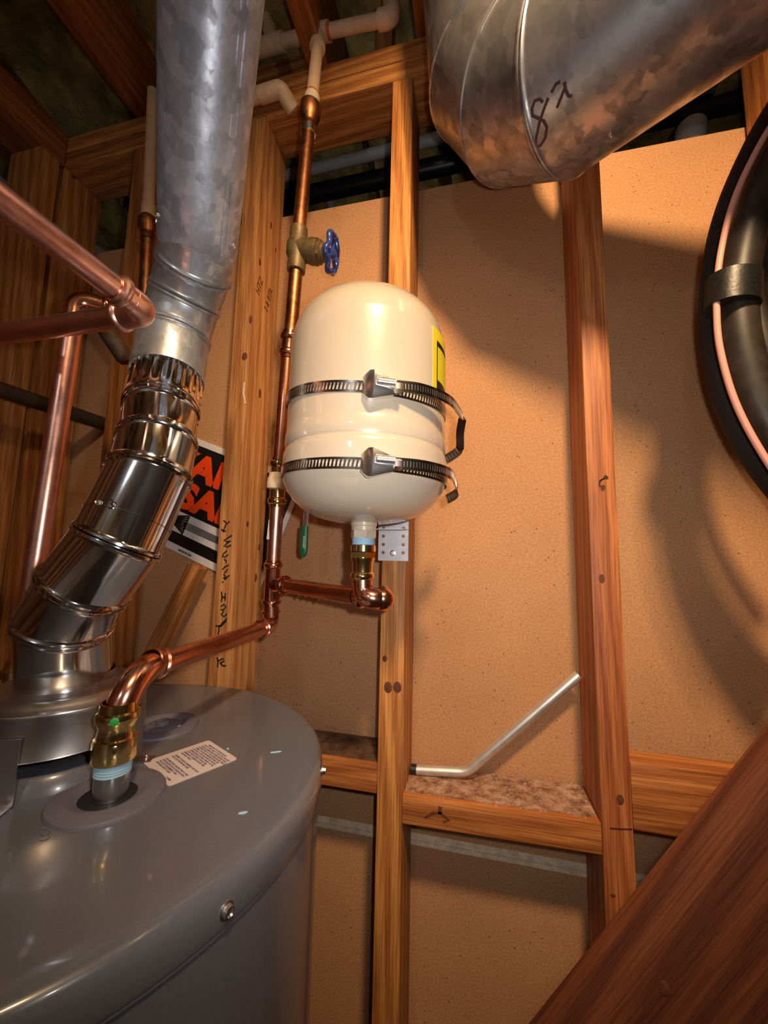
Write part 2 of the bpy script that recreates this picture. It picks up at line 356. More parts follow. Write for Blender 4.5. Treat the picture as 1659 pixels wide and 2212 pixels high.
link('panel_joint', MB().box(-0.99, 1.35, YD-0.0008, YD+0.006, -0.4535, -0.4435), 'tape', wb, label='pale bevelled joint between the panels')
link('panel_joint', MB().box(-0.99, 1.35, YD-0.0005, YD+0.006, -0.4615, -0.455), 'tape', wb)
link('backing_strip', MB().box(-0.99, 1.35, YD+0.004, YD+0.012, -0.4555, -0.4530), 'sheath', wb)
# dust on the blocking and the conduit
du = MB()
for i in range(420):
    x = random.uniform(-0.10, 0.152); y = random.uniform(Y0+0.006, Y1); z = -0.374+0.037+0.005*(x+0.1055)/0.261
    s_ = random.uniform(0.0006, 0.0018)*(1.3 if x > 0.0 else 0.9); du.box(x, x+s_*1.6, y, y+s_, z-0.0002, z+s_*0.8)
link('dust_crumbs', du, 'dust', wb, kind='stuff')
link('dust_layer', MB().obox((-0.1035, Y0+0.012, -0.3368), (0.257, 0, 0.00492), (0, 0.076, 0), (0, 0, 0.0009)), 'dusty', wb)
link('grime', MB().box(-0.400, -0.145, 0.612, 0.688, -0.3022, -0.3012), 'grime', wb)
# knots, checks and scratches
def knot(x, y, z, a, b, n=(0, -1, 0), par=None, u=(0, 0, 1), mat='knot'): link('knot', MB().disc((x, y, z), n, a*0.8, b*0.75, 0.0003, u, 11), mat, par or wb)
for px_, Z, a, b in [*[(p[0], p[2], q, w) for p, q, w in (((-0.4035, 0.5996, 0.4358), .011, .004), ((-0.4107, 0.5996, 0.3640), .010, .0075))]]: knot(px_, Y0, Z, a, b, par=stA)
for p, a, b in (((-0.4005, 0.6140, 0.5630), .010, .005), ((-0.4005, 0.6444, 0.6688), .010, .004), ((-0.4005, 0.6674, 0.6335), .008, .003), ((-0.4005, 0.6424, 0.3108), .012, .005), ((-0.4005, 0.6286, 0.0583), .007, .005), ((-0.4005, 0.6721, 0.0183), .008, .004), ((-0.4005, 0.6672, -0.0388), .010, .005)):
    knot(-0.401, p[1], p[2], a, b, (1, 0, 0), stA)
for p, a, b in (((-0.1354, 0.5996, -0.1489), .006, .005), ((0.1686, 0.5996, -0.0195), .008, .005), ((0.1786, 0.5996, -0.2997), .008, .006), ((0.1650, 0.5996, -0.4131), .003, .004)): knot(p[0], Y0, p[2], a, b, par=stC if p[0] < 0 else stR)
knot((-0.9050, 0.5651, 0.7949)[0], (-0.9050, 0.6189, 0.8792)[1], (-0.9050, 0.6422, 0.8697)[2], .012, .006, (1, 0, 0), stK)
for x_ in (838, 858):
    p = dict([(838, (-0.1295, 0.5996, -0.1899)), (858, (-0.1154, 0.5996, -0.1886))])[x_]; link('scorch_mark', MB().disc((p[0], Y0, p[2]), (0, -1, 0), 0.0085, 0.0065, 0.0003, (0, 0, 1), 9), 'knot', stC)
p = (-0.0548, 0.5996, -0.3567)
ck = MB()
ck.ribbon([(p[0]-0.018, Y0-0.0002, p[2]-0.004), (p[0]-0.006, Y0-0.0002, p[2]+0.004), (p[0]+0.004, Y0-0.0002, p[2]+0.006), (p[0]+0.016, Y0-0.0002, p[2]-0.002), (p[0]+0.008, Y0-0.0002, p[2]-0.005)], 0.0035, (0, -1, 0))
ck.ribbon([(p[0]+0.003, Y0-0.0002, p[2]+0.004), (p[0]+0.004, Y0-0.0002, p[2]+0.014)], 0.005, (0, -1, 0))
link('split_knot', ck, 'knot', blk2)
link('pencil_mark', MB().ribbon([(0.1652, 0.5994, -0.3350), (0.1796, 0.5994, -0.3337), (0.1908, 0.5994, -0.3319)], 0.0012, (0, -1, 0)), 'ink_p', stR)
link('resin_streak', MB().ribbon([(-0.4069, 0.5994, 0.3137), (-0.4073, 0.5994, 0.2926), (-0.4021, 0.5994, 0.2730)], 0.003, (0, -1, 0)), 'tape', stA)
# handwriting down stud A:  "I WATER HEATER"
hw = MB()
def S_(pts, w=0.0022): hw.ribbon(pts, w, (0, -1, 0), 0.0003)
for st in (
 ((-0.4293, 0.5992, 0.0621), (-0.4215, 0.5992, 0.0564), (-0.4173, 0.5992, 0.0605)), ((-0.4234, 0.5992, 0.0564), (-0.4265, 0.5992, 0.0491), (-0.4286, 0.5992, 0.0418)), ((-0.4327, 0.5992, 0.0467), (-0.4268, 0.5992, 0.0426), (-0.4233, 0.5992, 0.0443)),
 ((-0.4109, 0.5992, 0.0363), (-0.4186, 0.5992, 0.0314), (-0.4256, 0.5992, 0.0273), (-0.4190, 0.5992, 0.0250), (-0.4128, 0.5992, 0.0267), (-0.4197, 0.5992, 0.0218), (-0.4248, 0.5992, 0.0177), (-0.4174, 0.5992, 0.0162), (-0.4114, 0.5992, 0.0195)),
 ((-0.4187, 0.5992, 0.0098), (-0.4238, 0.5992, 0.0050), (-0.4270, 0.5992, -0.0006), (-0.4215, 0.5992, -0.0013), (-0.4155, 0.5992, 0.0028)), ((-0.4230, 0.5992, -0.0053), (-0.4183, 0.5992, -0.0076), (-0.4188, 0.5992, -0.0116)),
 ((-0.4132, 0.5992, -0.0146), (-0.4210, 0.5992, -0.0187), (-0.4243, 0.5992, -0.0227)), ((-0.4153, 0.5992, -0.0217), (-0.4176, 0.5992, -0.0273), (-0.4212, 0.5992, -0.0274)),
 ((-0.4218, 0.5992, -0.0305), (-0.4170, 0.5992, -0.0351), (-0.4193, 0.5992, -0.0399)), ((-0.4222, 0.5992, -0.0368), (-0.4167, 0.5992, -0.0382), (-0.4100, 0.5992, -0.0318)), ((-0.4217, 0.5992, -0.0431), (-0.4234, 0.5992, -0.0447)),
 ((-0.4239, 0.5992, -0.0603), (-0.4214, 0.5992, -0.0688), (-0.4225, 0.5992, -0.0773)), ((-0.4157, 0.5992, -0.0623), (-0.4156, 0.5992, -0.0747)), ((-0.4214, 0.5992, -0.0695), (-0.4151, 0.5992, -0.0693)),
 ((-0.4228, 0.5992, -0.0850), (-0.4169, 0.5992, -0.0809), (-0.4129, 0.5992, -0.0853), (-0.4178, 0.5992, -0.0909), (-0.4224, 0.5992, -0.0896)), ((-0.4159, 0.5992, -0.0924), (-0.4208, 0.5992, -0.0980), (-0.4152, 0.5992, -0.1015), (-0.4102, 0.5992, -0.0967)),
 ((-0.4096, 0.5992, -0.1043), (-0.4179, 0.5992, -0.1124), (-0.4243, 0.5992, -0.1211)), ((-0.4299, 0.5992, -0.1176), (-0.4193, 0.5992, -0.1170), (-0.4102, 0.5992, -0.1081)), ((-0.4224, 0.5992, -0.1217), (-0.4243, 0.5992, -0.1310)),
 ((-0.4230, 0.5992, -0.1685), (-0.4206, 0.5992, -0.1758), (-0.4208, 0.5992, -0.1840)), ((-0.4207, 0.5992, -0.1743), (-0.4115, 0.5992, -0.1691), (-0.4094, 0.5992, -0.1734), (-0.4161, 0.5992, -0.1769)), ((-0.4170, 0.5992, -0.1763), (-0.4114, 0.5992, -0.1810), (-0.4053, 0.5992, -0.1805))):
    S_(st)
link('handwriting', hw, 'ink', stA)
stp = text_mesh('HTZ', 0.020, (-0.4006, 0.6185, 0.4950), (0, 0.25, 1), (0, -1, 0.25), 0.0002, 0.0)
stp2 = text_mesh('2 & BTR', 0.017, (-0.4006, 0.6493, 0.4811), (0, 0.25, 1), (0, -1, 0.25), 0.0002, 0.0)
link('grade_stamp', stp, 'knot', stA); link('grade_stamp', stp2, 'knot', stA)

wl = thing('wall_left', (-0.95, -0.3, -EYE), kind='structure')
def lstud(y0, y1, **k): return link('stud', MB().box(-0.994, -0.905, y0, y1, -EYE, 0.871, 0.0025), 'wood_z', wl, **k)
l1 = lstud(0.550, 0.589)
for y in (0.24, -0.07, -0.38, -0.69, -1.0): lstud(y, y+0.038)
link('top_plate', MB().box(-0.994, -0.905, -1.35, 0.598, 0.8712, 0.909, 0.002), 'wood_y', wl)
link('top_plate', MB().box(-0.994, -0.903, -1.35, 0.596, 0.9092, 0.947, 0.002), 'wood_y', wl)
link('drywall_panel', MB().box(-1.01, -0.9965, -1.35, 0.694, -EYE, 0.737), 'dry', wl)
wr = MB().box(1.35, 1.37, -1.35, 0.71, -EYE, 1.16); link('wall_right', wr, 'dry_room', kind='structure')
wf = MB().box(-1.0, 1.35, -1.37, -1.35, -EYE, 1.16); link('wall_front', wf, 'dry_room', kind='structure')
d1 = thing('door_1', (-0.42, -1.33, -EYE), kind='structure')  # unseen door, added so the metal has something white to reflect
link('door_leaf', MB().box(-0.80, -0.04, -1.348, -1.31, -EYE+0.005, 0.33, 0.003), 'door', d1)
for z0, z1 in ((-1.5, -0.75), (-0.6, 0.2)):
    for x0 in (-0.72, -0.36): link('door_panel', MB().box(x0, x0+0.26, -1.312, -1.304, z0, z1, 0.003), 'door', d1)
link('door_knob', MB().lathe((-0.11, -1.31, -0.72), (0, 1, 0), [(0, 0.012), (0.03, 0.01), (0.035, 0.025), (0.055, 0.027), (0.062, 0.015), (0.063, 0.001)], 20), 'brass', d1)

ce = thing('ceiling', (0, 0.2, 0.947), kind='structure')
for x in (-1.11, -0.718, -0.312, -0.10, 0.28, 0.50, 0.906):
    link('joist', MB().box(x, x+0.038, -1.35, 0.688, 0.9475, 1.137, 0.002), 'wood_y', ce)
link('blocking', MB().box(-0.68, -0.312, 0.66, 0.698, 0.9475, 1.09, 0.002), 'wood_x', ce)
link('subfloor', MB().box(-1.4, 1.4, -1.4, 1.8, 1.19, 1.21), 'sheath', ce)
# glass-fibre batts between the joists
def batt(x0, x1, z):
    n, m = 10, 60; vs = []; fs = []
    for j in range(m+1):
        for i in range(n+1):
            x = x0+(x1-x0)*i/n; y = -1.35+3.1*j/m
            vs.append((x, y, z+0.02*math.sin(9*x+7*y)+0.015*math.sin(23*y+5*x)+random.uniform(-0.008, 0.008)-0.01))
    for j in range(m):
        for i in range(n): a = j*(n+1)+i; fs.append((a, a+1, a+n+2, a+n+1))
    b = MB().add(vs, fs); k = len(b.v); b.add([(v[0], v[1], 1.185) for v in vs], [tuple(reversed(f)) for f in fs]); return b
for a, b in ((-1.35, -1.11), (-1.072, -0.718), (-0.68, -0.312), (-0.274, -0.10), (-0.062, 0.28), (0.318, 0.50), (0.538, 0.906), (0.944, 1.35)):
    link('insulation_batt', batt(a, b, 1.125), 'insul', ce, kind='stuff')
link('trim_1', MB().box(-1.35, 1.4, 1.75, 1.77, 0.2, 1.19), 'sheath', kind='structure')
link('trim_2', MB().box(-1.35, 1.4, 0.712, 1.77, 0.18, 0.20), 'sheath', kind='structure')
# cripple pieces seen above the plate
link('cripple', MB().box((-0.1947, 0.6700, 1.0687)[0], (-0.1597, 0.6700, 1.0573)[0], 0.655, 0.688, 0.9475, 1.12, 0.002), 'wood_z', ce)

# ================================================================ WATER HEATER
HX, HY = -0.400, 0.328
wh = thing('water_heater', (HX, HY, -EYE), label='large grey enamelled water heater cylinder in the lower left corner', category='water heater')
link('jacket', MB().lathe((HX, HY, -EYE+0.03), (0, 0, 1), [(0, 0.2), (0, 0.2535), (0.02, 0.2535), (EYE-0.03-0.226, 0.2535), (EYE-0.03-0.226, 0.24)], 96), 'grey', wh)
hl = MB().lathe((HX, HY, 0), (0, 0, 1), [(-0.2335, 0.2538), (-0.2335, 0.2562), (-0.2315, 0.2568), (-0.217, 0.2565), (-0.2105, 0.2545), (-0.2068, 0.2505), (-0.2052, 0.245), (-0.205, 0.236), (-0.205, 0.10), (-0.205, 0.072), (-0.203, 0.068), (-0.192, 0.064), (-0.1885, 0.060), (-0.188, 0.045), (-0.196, 0.04), (-0.198, 0.0005)], 128)
link('top_cap', hl, 'grey', wh)
link('seam_bead', MB().lathe((HX, HY, 0), (0, 0, 1), [(-0.2375, 0.2530), (-0.236, 0.2556), (-0.2338, 0.2556), (-0.2330, 0.2535)], 128), 'grey', wh)
GX, GY = -0.306, 0.298
def ringed(cx, cy, r, hole, z=-0.205):
    return MB().lathe((cx, cy, z), (0, 0, 1), [(-0.004, r), (0.0006, r), (0.0025, r*0.97), (0.005, r*0.72), (0.0045, r*0.66), (0.001, hole*1.05), (-0.003, hole)], 56)
link('pipe_grommet', ringed(GX, GY, 0.0435, 0.0205), 'grommet', wh, label='grey foam ring around the supply nipple')
link('shade_disc', MB().lathe((GX, GY, -0.205), (0, 0, 1), [(0.0007, 0.022), (0.0008, 0.002)], 30, True), 'hole', wh)  # black disc painted in as the shade around the nipple
P2X, P2Y = -0.368, 0.425
link('pipe_grommet', ringed(P2X, P2Y, 0.040, 0.020), 'grommet', wh, label='grey ring around an unused port')
link('port_plug', MB().lathe((P2X, P2Y, -0.205), (0, 0, 1), [(0.0008, 0.021), (0.003, 0.018), (0.003, 0.008), (0.008, 0.007), (0.008, 0.001)], 30, True), 'grommet', wh)
npl = MB().lathe((GX+0.002, GY, -0.204), (0, 0, 1), [(0, 0.0133), (0.034, 0.0133), (0.034, 0.0128)], 32, True)
link('nipple', npl, 'nipple', wh)
tb = MB()
tb.lathe((GX+0.002, GY, -0.1850), (0, 0, 1), [(i*0.0021+d, 0.0132+(0.0008 if d < 0.0012 else 0)) for i in range(5) for d in (0, 0.001, 0.0016)], 32, True)
link('thread_tape', tb, 'tapeblue', wh)
def screw(p, n, r=0.004, par=None, mat='steel', name='screw', **k):
    m = MB().lathe(p, n, [(-0.004, r*0.5), (0, r*0.5), (0, r*1.25), (r*0.18, r*1.25), (r*0.25, r*0.92), (r*0.95, r*0.85), (r*1.0, r*0.6), (r*0.75, r*0.4), (r*0.75, r*0.01)], 6 if False else 12)
    return link(name, m, mat, par, **k)
for p in ((-0.1555, 0.2485, -0.2235), (-0.1577, 0.4105, -0.2185)):
    n = Vector((p[0]-HX, p[1]-HY, 0)).normalized(); q = Vector((HX, HY, p[2]))+n*0.2565; screw(q, n, 0.0042, wh)
# paper label with rows of print
o = Vector((-0.292, 0.409, -0.2046)); ex = Vector((0.054, -0.027, 0)).normalized(); ed = Vector((-0.030, -0.058, 0)).normalized()
wid, hgt = 0.061, 0.066
lb = MB(); R0 = []
for c0, a0 in (((0.003, 0.003), 180), ((wid-0.003, 0.003), 270), ((wid-0.003, hgt-0.003), 0), ((0.003, hgt-0.003), 90)):
    for k in range(5):
        a = math.radians(a0+k*22.5); R0.append((c0[0]+0.003*math.cos(a), c0[1]+0.003*math.sin(a)))
lb.rings([[o+ex*x+ed*y+Vector((0, 0, z)) for x, y in R0] for z in (-0.0003, 0.0003)])
pl = link('paper_label', lb, 'label', wh, label='white paper label with rows of print')
rows = ['IMPORTANT TO THE INSTALLER', 'DO NOT APPLY HEAT TO THE COLD AND HOT', 'WATER CONNECTIONS WHEN MAKING SWEAT', 'CONNECTIONS TO THE WATER HEATER. SWEAT', 'TUBING TO ADAPTER BEFORE FITTING THE', 'ADAPTER TO THE COLD AND HOT WATER', 'CONNECTIONS. ANY HEAT APPLIED TO THE', 'COLD WATER SUPPLY FITTING WILL', 'PERMANENTLY DAMAGE THE DIP TUBE', 'AND HEAT TRAPS.', '', 'OPENING TO INSTALL MANIFOLD T&P VALVE', 'AND COLD WATER INLET LINE', '', 'THE DESIGN AND CONSTRUCTION OF THIS', 'WATER HEATER IS IN ACCORDANCE WITH', 'THE LATEST REQUIREMENTS AND', 'APPLICABLE SAFETY CODES.']
pr = MB()
for i, r_ in enumerate(rows):
    if r_:
        t_ = text_mesh(r_, 0.0028, o+ex*(0.008 if i else 0.012)+ed*(0.0065+i*0.0030)+Vector((0, 0, 0.0004)), ex, -ed, 0.00004, 0.00006, sx=0.86 if len(r_) > 30 else 0.9); pr.add(t_.v, t_.f)
t_ = text_mesh('7-18898', 0.0028, o+ex*0.044+ed*0.0625+Vector((0, 0, 0.0004)), ex, -ed, 0.00004, 0.00006); pr.add(t_.v, t_.f)
link('lettering', pr, 'inkgrey', pl)
cc = text_mesh('COLD', 0.0085, (-0.2998, 0.2463, -0.2047), (-0.7, 0.6, 0), (-0.6, -0.7, 0), 0.0003, 0.0)
link('embossed_lettering', cc, 'grey', wh, label='raised word COLD')
for p, a, b in (((-0.1840, 0.3083, -0.2046), .0038, .0015), ((-0.3498, 0.4290, -0.2035), .004, .0022), ((-0.2602, 0.3981, -0.2046), .0014, .0012), ((-0.2077, 0.4056, -0.2046), .006, .0008)):
    link('paint_fleck', MB().disc(p, (0, 0, 1), a, b, 0.0004, (1, 0.6, 0), 9), 'tapeblue', wh)

# draft hood
dh = thing('draft_hood', (HX, HY, -0.205), label='flared steel draft hood standing on the water heater under the flue', category='draft hood')
link('hood_dome', MB().lathe((HX, HY, 0), (0, 0, 1), [(-0.118, 0.0395), (-0.1265, 0.0395), (-0.1275, 0.042), (-0.129, 0.050), (-0.1285, 0.058), (-0.1295, 0.0605), (-0.133, 0.0640), (-0.1365, 0.0675), (-0.1368, 0.0690), (-0.138, 0.0695), (-0.141, 0.0690), (-0.172, 0.0712), (-0.1728, 0.0716), (-0.1728, 0.0700), (-0.141, 0.0676), (-0.133, 0.062), (-0.128, 0.04)], 96), 'hood', dh)
for ang in (-66, 20, 150):
    a = math.radians(ang); d = Vector((math.cos(a), math.sin(a), 0)); t = Vector((-d.y, d.x, 0)); b = Vector((HX, HY, 0))
    lg = MB()
    lg.obox(b+d*0.0716-t*0.0075+Vector((0, 0, -0.2046)), t*0.015, d*0.0012, (0, 0, 0.052))
    lg.obox(b+d*0.0716-t*0.0065+Vector((0, 0, -0.2046)), t*0.013, d*0.016, (0, 0, 0.0012), 0.0004)
    l_ = link('hood_leg', lg, 'hood', dh)
    screw(b+d*0.0812+Vector((0, 0, -0.2033)), (0, 0, 1), 0.0022, l_)
link('throat_shade', MB().lathe((HX, HY, 0), (0, 0, 1), [(-0.1735, 0.03), (-0.1735, 0.055), (-0.168, 0.055), (-0.16, 0.03)], 40, True), 'hole', dh)  # black plug stands in for the shade inside the hood

# ================================================================ FLUE
fv = thing('flue_pipe', (-0.397, 0.319, -0.122), label='sheet-metal vent pipe of shiny elbows rising from the draft hood to a long dull section', category='vent pipe')
N = [V(-0.3985, 0.3245, -0.122), V(-0.3885, 0.309, -0.067), V(-0.361, 0.303, -0.031), V(-0.3335, 0.308, 0.011), V(-0.3255, 0.329, 0.081), V(-0.334, 0.344, 0.120), V(-0.347, 0.3585, 0.160), V(-0.361, 0.377, 0.209), V(-0.366, 0.386, 0.272), V(-0.352, 0.384, 0.319), V(-0.326, 0.366, 0.342), V(-0.305, 0.344, 0.364), V(-0.259, 0.289, 0.414), V(-0.195, 0.210, 0.492)]
def mring(i, r, off=0.0, n=48):
    a = (N[i]-N[i-1]).normalized() if i > 0 else (N[1]-N[0]).normalized()
    b = (N[i+1]-N[i]).normalized() if i < len(N)-1 else a
    bis = (a+b).normalized(); ax = b if off >= 0 else a
    u, w, _ = frame(ax, (1, 0.2, 0.1)); c = N[i]; out = []
    for j in range(n):
        q = r*(math.cos(2*PI*j/n)*u+math.sin(2*PI*j/n)*w)
        out.append(c+q-ax*(q.dot(bis)/ax.dot(bis))+ax*off)
    return out
def section(name, i0, i1, r0, r1, mat, bead0=False, bead1=False, sub=None, **k):
    R = []
    R.append(mring(i0, r0, 0.0005)); 
    if bead0: R = [mring(i0, r0*0.99, 0.0003), mring(i0, r0*1.045, 0.0012), mring(i0, r0*1.05, 0.0032), mring(i0, r0*1.01, 0.0048), mring(i0, r0, 0.0065)]
    if bead1: R += [mring(i1, r1, -0.0065), mring(i1, r1*1.01, -0.0048), mring(i1, r1*1.05, -0.0032), mring(i1, r1*1.045, -0.0012), mring(i1, r1*1.0, -0.0003)]
    else: R.append(mring(i1, r1, -0.0005))
    return link(name, MB().rings(R, False, False), mat, fv, **k)
rr = 0.0385
section('elbow_gore', 0, 1, rr, rr, 'galv_shiny', False, True)
section('elbow_gore', 1, 2, rr, rr, 'galv_shiny', True, True)
section('elbow_gore', 2, 3, rr, rr, 'galv_shiny', True, True)
s34 = section('elbow_gore', 3, 4, rr, rr*0.995, 'galv_shiny', True, True)
section('elbow_gore', 4, 5, rr, rr*0.98, 'galv_shiny', True, True)
section('elbow_gore', 5, 6, rr*0.98, rr*0.96, 'galv_shiny', True, True)
# crimped collar
R = []; n = 96
a = (N[7]-N[6]).normalized(); u, w, _ = frame(a, (1, 0.2, 0.1))
for t, cr in ((0.0, 0), (0.012, 0), (0.016, 0.5), (0.022, 1), (0.050, 1), (0.056, 1)):
    R.append([N[6]+a*t+(0.0392-(0.0018*cr*(1 if (j % 4) in (0, 1) else 0)))*(math.cos(2*PI*j/n)*u+math.sin(2*PI*j/n)*w) for j in range(n)])
link('crimped_collar', MB().rings(R, False, False), 'galv_shiny', fv, label='crimped shiny collar')
bd = MB().lathe(N[6]+a*0.004, a, [(0, 0.0372), (0.001, 0.0398), (0.003, 0.0402), (0.005, 0.0398), (0.0065, 0.0372)], 48); link('bead', bd, 'galv_shiny', fv)
rm = 0.0405
section('dull_gore', 7, 8, rm, rm, 'galv_matte', False, True)
section('dull_gore', 8, 9, rm, rm, 'galv_matte', True, True)
section('dull_gore', 9, 10, rm, rm, 'galv_matte', True, True)
section('dull_gore', 10, 11, rm, rm*0.99, 'galv_matte', True, False)
R = []
a2 = (N[13]-N[11]).normalized(); u, w, _ = frame(a2, (1, 0.2, 0.1)); st = N[11]-a2*0.010
for t, r_ in ((0, 0.0418), (0.001, 0.0423), (0.03, 0.0420), (0.30, 0.0400)):
    R.append([st+a2*t+(a2*0.006*math.sin(3*2*PI*j/56) if t < 0.002 else Vector())+r_*(math.cos(2*PI*j/56)*u+math.sin(2*PI*j/56)*w) for j in range(56)])
lp = link('long_section', MB().rings(R, False, False), 'galv', fv, label='long dull galvanised section mottled with spangle')
sm = MB(); dv = Vector((0.62, -0.78, 0)); dv = (dv-a2*dv.dot(a2)).normalized(); sd = a2.cross(dv)
for off in (0.0, 0.15):
    q = (dv*math.cos(0.62+off)+sd*math.sin(0.62+off)*(1 if sd.x > 0 else -1)).normalized()
    sm.obox(st+a2*0.006+q*0.0418-a2.cross(q)*0.0010, a2*0.29-q*0.0017, a2.cross(q)*0.0020, q*0.0010)
link('lock_seam', sm, 'galv', lp)
def radial_screw(par, i, j, f, px_side, r, rad=0.0028):
    a = (N[j]-N[i]).normalized(); c = N[i].lerp(N[j], f); s = Vector(px_side); q = (s-a*s.dot(a)).normalized(); screw(c+q*r, q, rad, par)
cdir = lambda c, k: Vector((k, -1, 0))
radial_screw(s34, 3, 4, 0.35, (-0.95, -0.35, 0.1), 0.0388, 0.0032)
radial_screw(s34, 3, 4, 0.33, (0.1, -0.95, 0.3), 0.0388, 0.0024)
radial_screw(lp, 11, 12, 0.10, (-0.75, -0.2, -0.6), 0.0415); radial_screw(lp, 11, 12, 0.0, (-0.9, -0.3, -0.45), 0.0405)
radial_screw(lp, 11, 12, 0.08, (0.85, 0.3, -0.45), 0.0418); radial_screw(lp, 11, 12, -0.1, (0.95, 0.25, -0.4), 0.0402)
link('overlap_lip', MB().lathe(N[3].lerp(N[4], 0.30), N[4]-N[3], [(0, 0.0386), (0.0002, 0.0392), (0.0012, 0.0392), (0.0014, 0.0386)], 48), 'galv_shiny', s34)
e3 = text_mesh('3', 0.012, N[3].lerp(N[4], 0.42)+Vector((0.012, -0.0376, 0.0)), (1, 0.28, -0.25), (0.12, -0.05, 1), 0.0006, 0.0002); link('embossed_digit', e3, 'galv_shiny', s34)
for f in (0.25, 0.7):
    c = N[1].lerp(N[2], f); e_ = text_mesh('G', 0.006, c+Vector((-0.0275, -0.0285, 0.004)), (0.72, -0.6, 0), (0.1, 0.0, 1), 0.0003, 0.0); link('stamped_letter', e_, 'ink', fv)

# ================================================================ EXPANSION TANK
TX, TY = -0.139, 0.478
et = thing('expansion_tank', (TX, TY, 0.022), label='cream steel expansion tank strapped upright to the stud', category='tank')
prof = [(0.0455, 0.004), (0.046, 0.030), (0.051, 0.056), (0.060, 0.076), (0.073, 0.091), (0.088, 0.1005), (0.102, 0.1040), (0.122, 0.1042), (0.128, 0.1030), (0.1315, 0.1012), (0.135, 0.1022), (0.142, 0.1030), (0.150, 0.1024), (0.165, 0.1015), (0.262, 0.1015), (0.283, 0.0995), (0.303, 0.0930), (0.320, 0.0800), (0.332, 0.0620), (0.339, 0.0400), (0.342, 0.0200), (0.343, 0.001)]
def spl(pr, k=4):
    out = []
    for i in range(len(pr)-1):
        p0, p1, p2, p3 = pr[max(i-1, 0)], pr[i], pr[i+1], pr[min(i+2, len(pr)-1)]
        for j in range(k):
            t = j/k; out.append(tuple(0.5*((2*p1[c])+(-p0[c]+p2[c])*t+(2*p0[c]-5*p1[c]+4*p2[c]-p3[c])*t*t+(-p0[c]+3*p1[c]-3*p2[c]+p3[c])*t**3) for c in (0, 1)))
    return out+[pr[-1]]
link('tank_shell', MB().lathe((TX, TY, 0), (0, 0, 1), spl(prof), 96, True), 'tank', et, sharp=60)
nk = MB().lathe((TX, TY, 0), (0, 0, 1), [(0.047, 0.0165), (0.042, 0.0165), (0.041, 0.0155), (0.036, 0.0155)], 32)
nk.hexa((TX, TY, 0.026), (0, 0, 1), 0.0115, 0.0165)
link('neck', nk, 'tank', et)
link('thread_tape', MB().lathe((TX, TY, 0), (0, 0, 1), [(0.017+i*0.0018+d, 0.0136+(0.0007 if d < 0.001 else 0)) for i in range(6) for d in (0, 0.0009, 0.0013)], 28, True), 'tapeblue', et)
yl = []
for r_ in (0.1014, 0.1019): pass
def cylpatch(a0, a1, z0, z1, r, n=14):
    P = MB(); R = [[Vector((TX+rr_*math.cos(math.radians(a0+(a1-a0)*i/n)), TY+rr_*math.sin(math.radians(a0+(a1-a0)*i/n)), z)) for (z, rr_) in ((z0, r), (z1, r), (z1, r-0.0008), (z0, r-0.0008))] for i in range(n+1)]
    return P.rings(R)
ylb = link('warning_label', cylpatch(-26, 40, 0.198, 0.276, 0.1020), 'yellow', et, label='yellow warning label')
link('label_panel', cylpatch(-21, 38, 0.202, 0.262, 0.10215), 'black', ylb)
link('label_panel', cylpatch(-19.5, 36, 0.213, 0.255, 0.1023), 'yellow', ylb)
dr = MB()
for i in range(7): dr.sphere((TX-0.04+0.012*i-0.01, TY-0.05+0.004*(i % 3), 0.0545), 0.0016, (1, 1, 1.4), 8, 6)
link('water_drops', dr, 'water', et, kind='stuff')

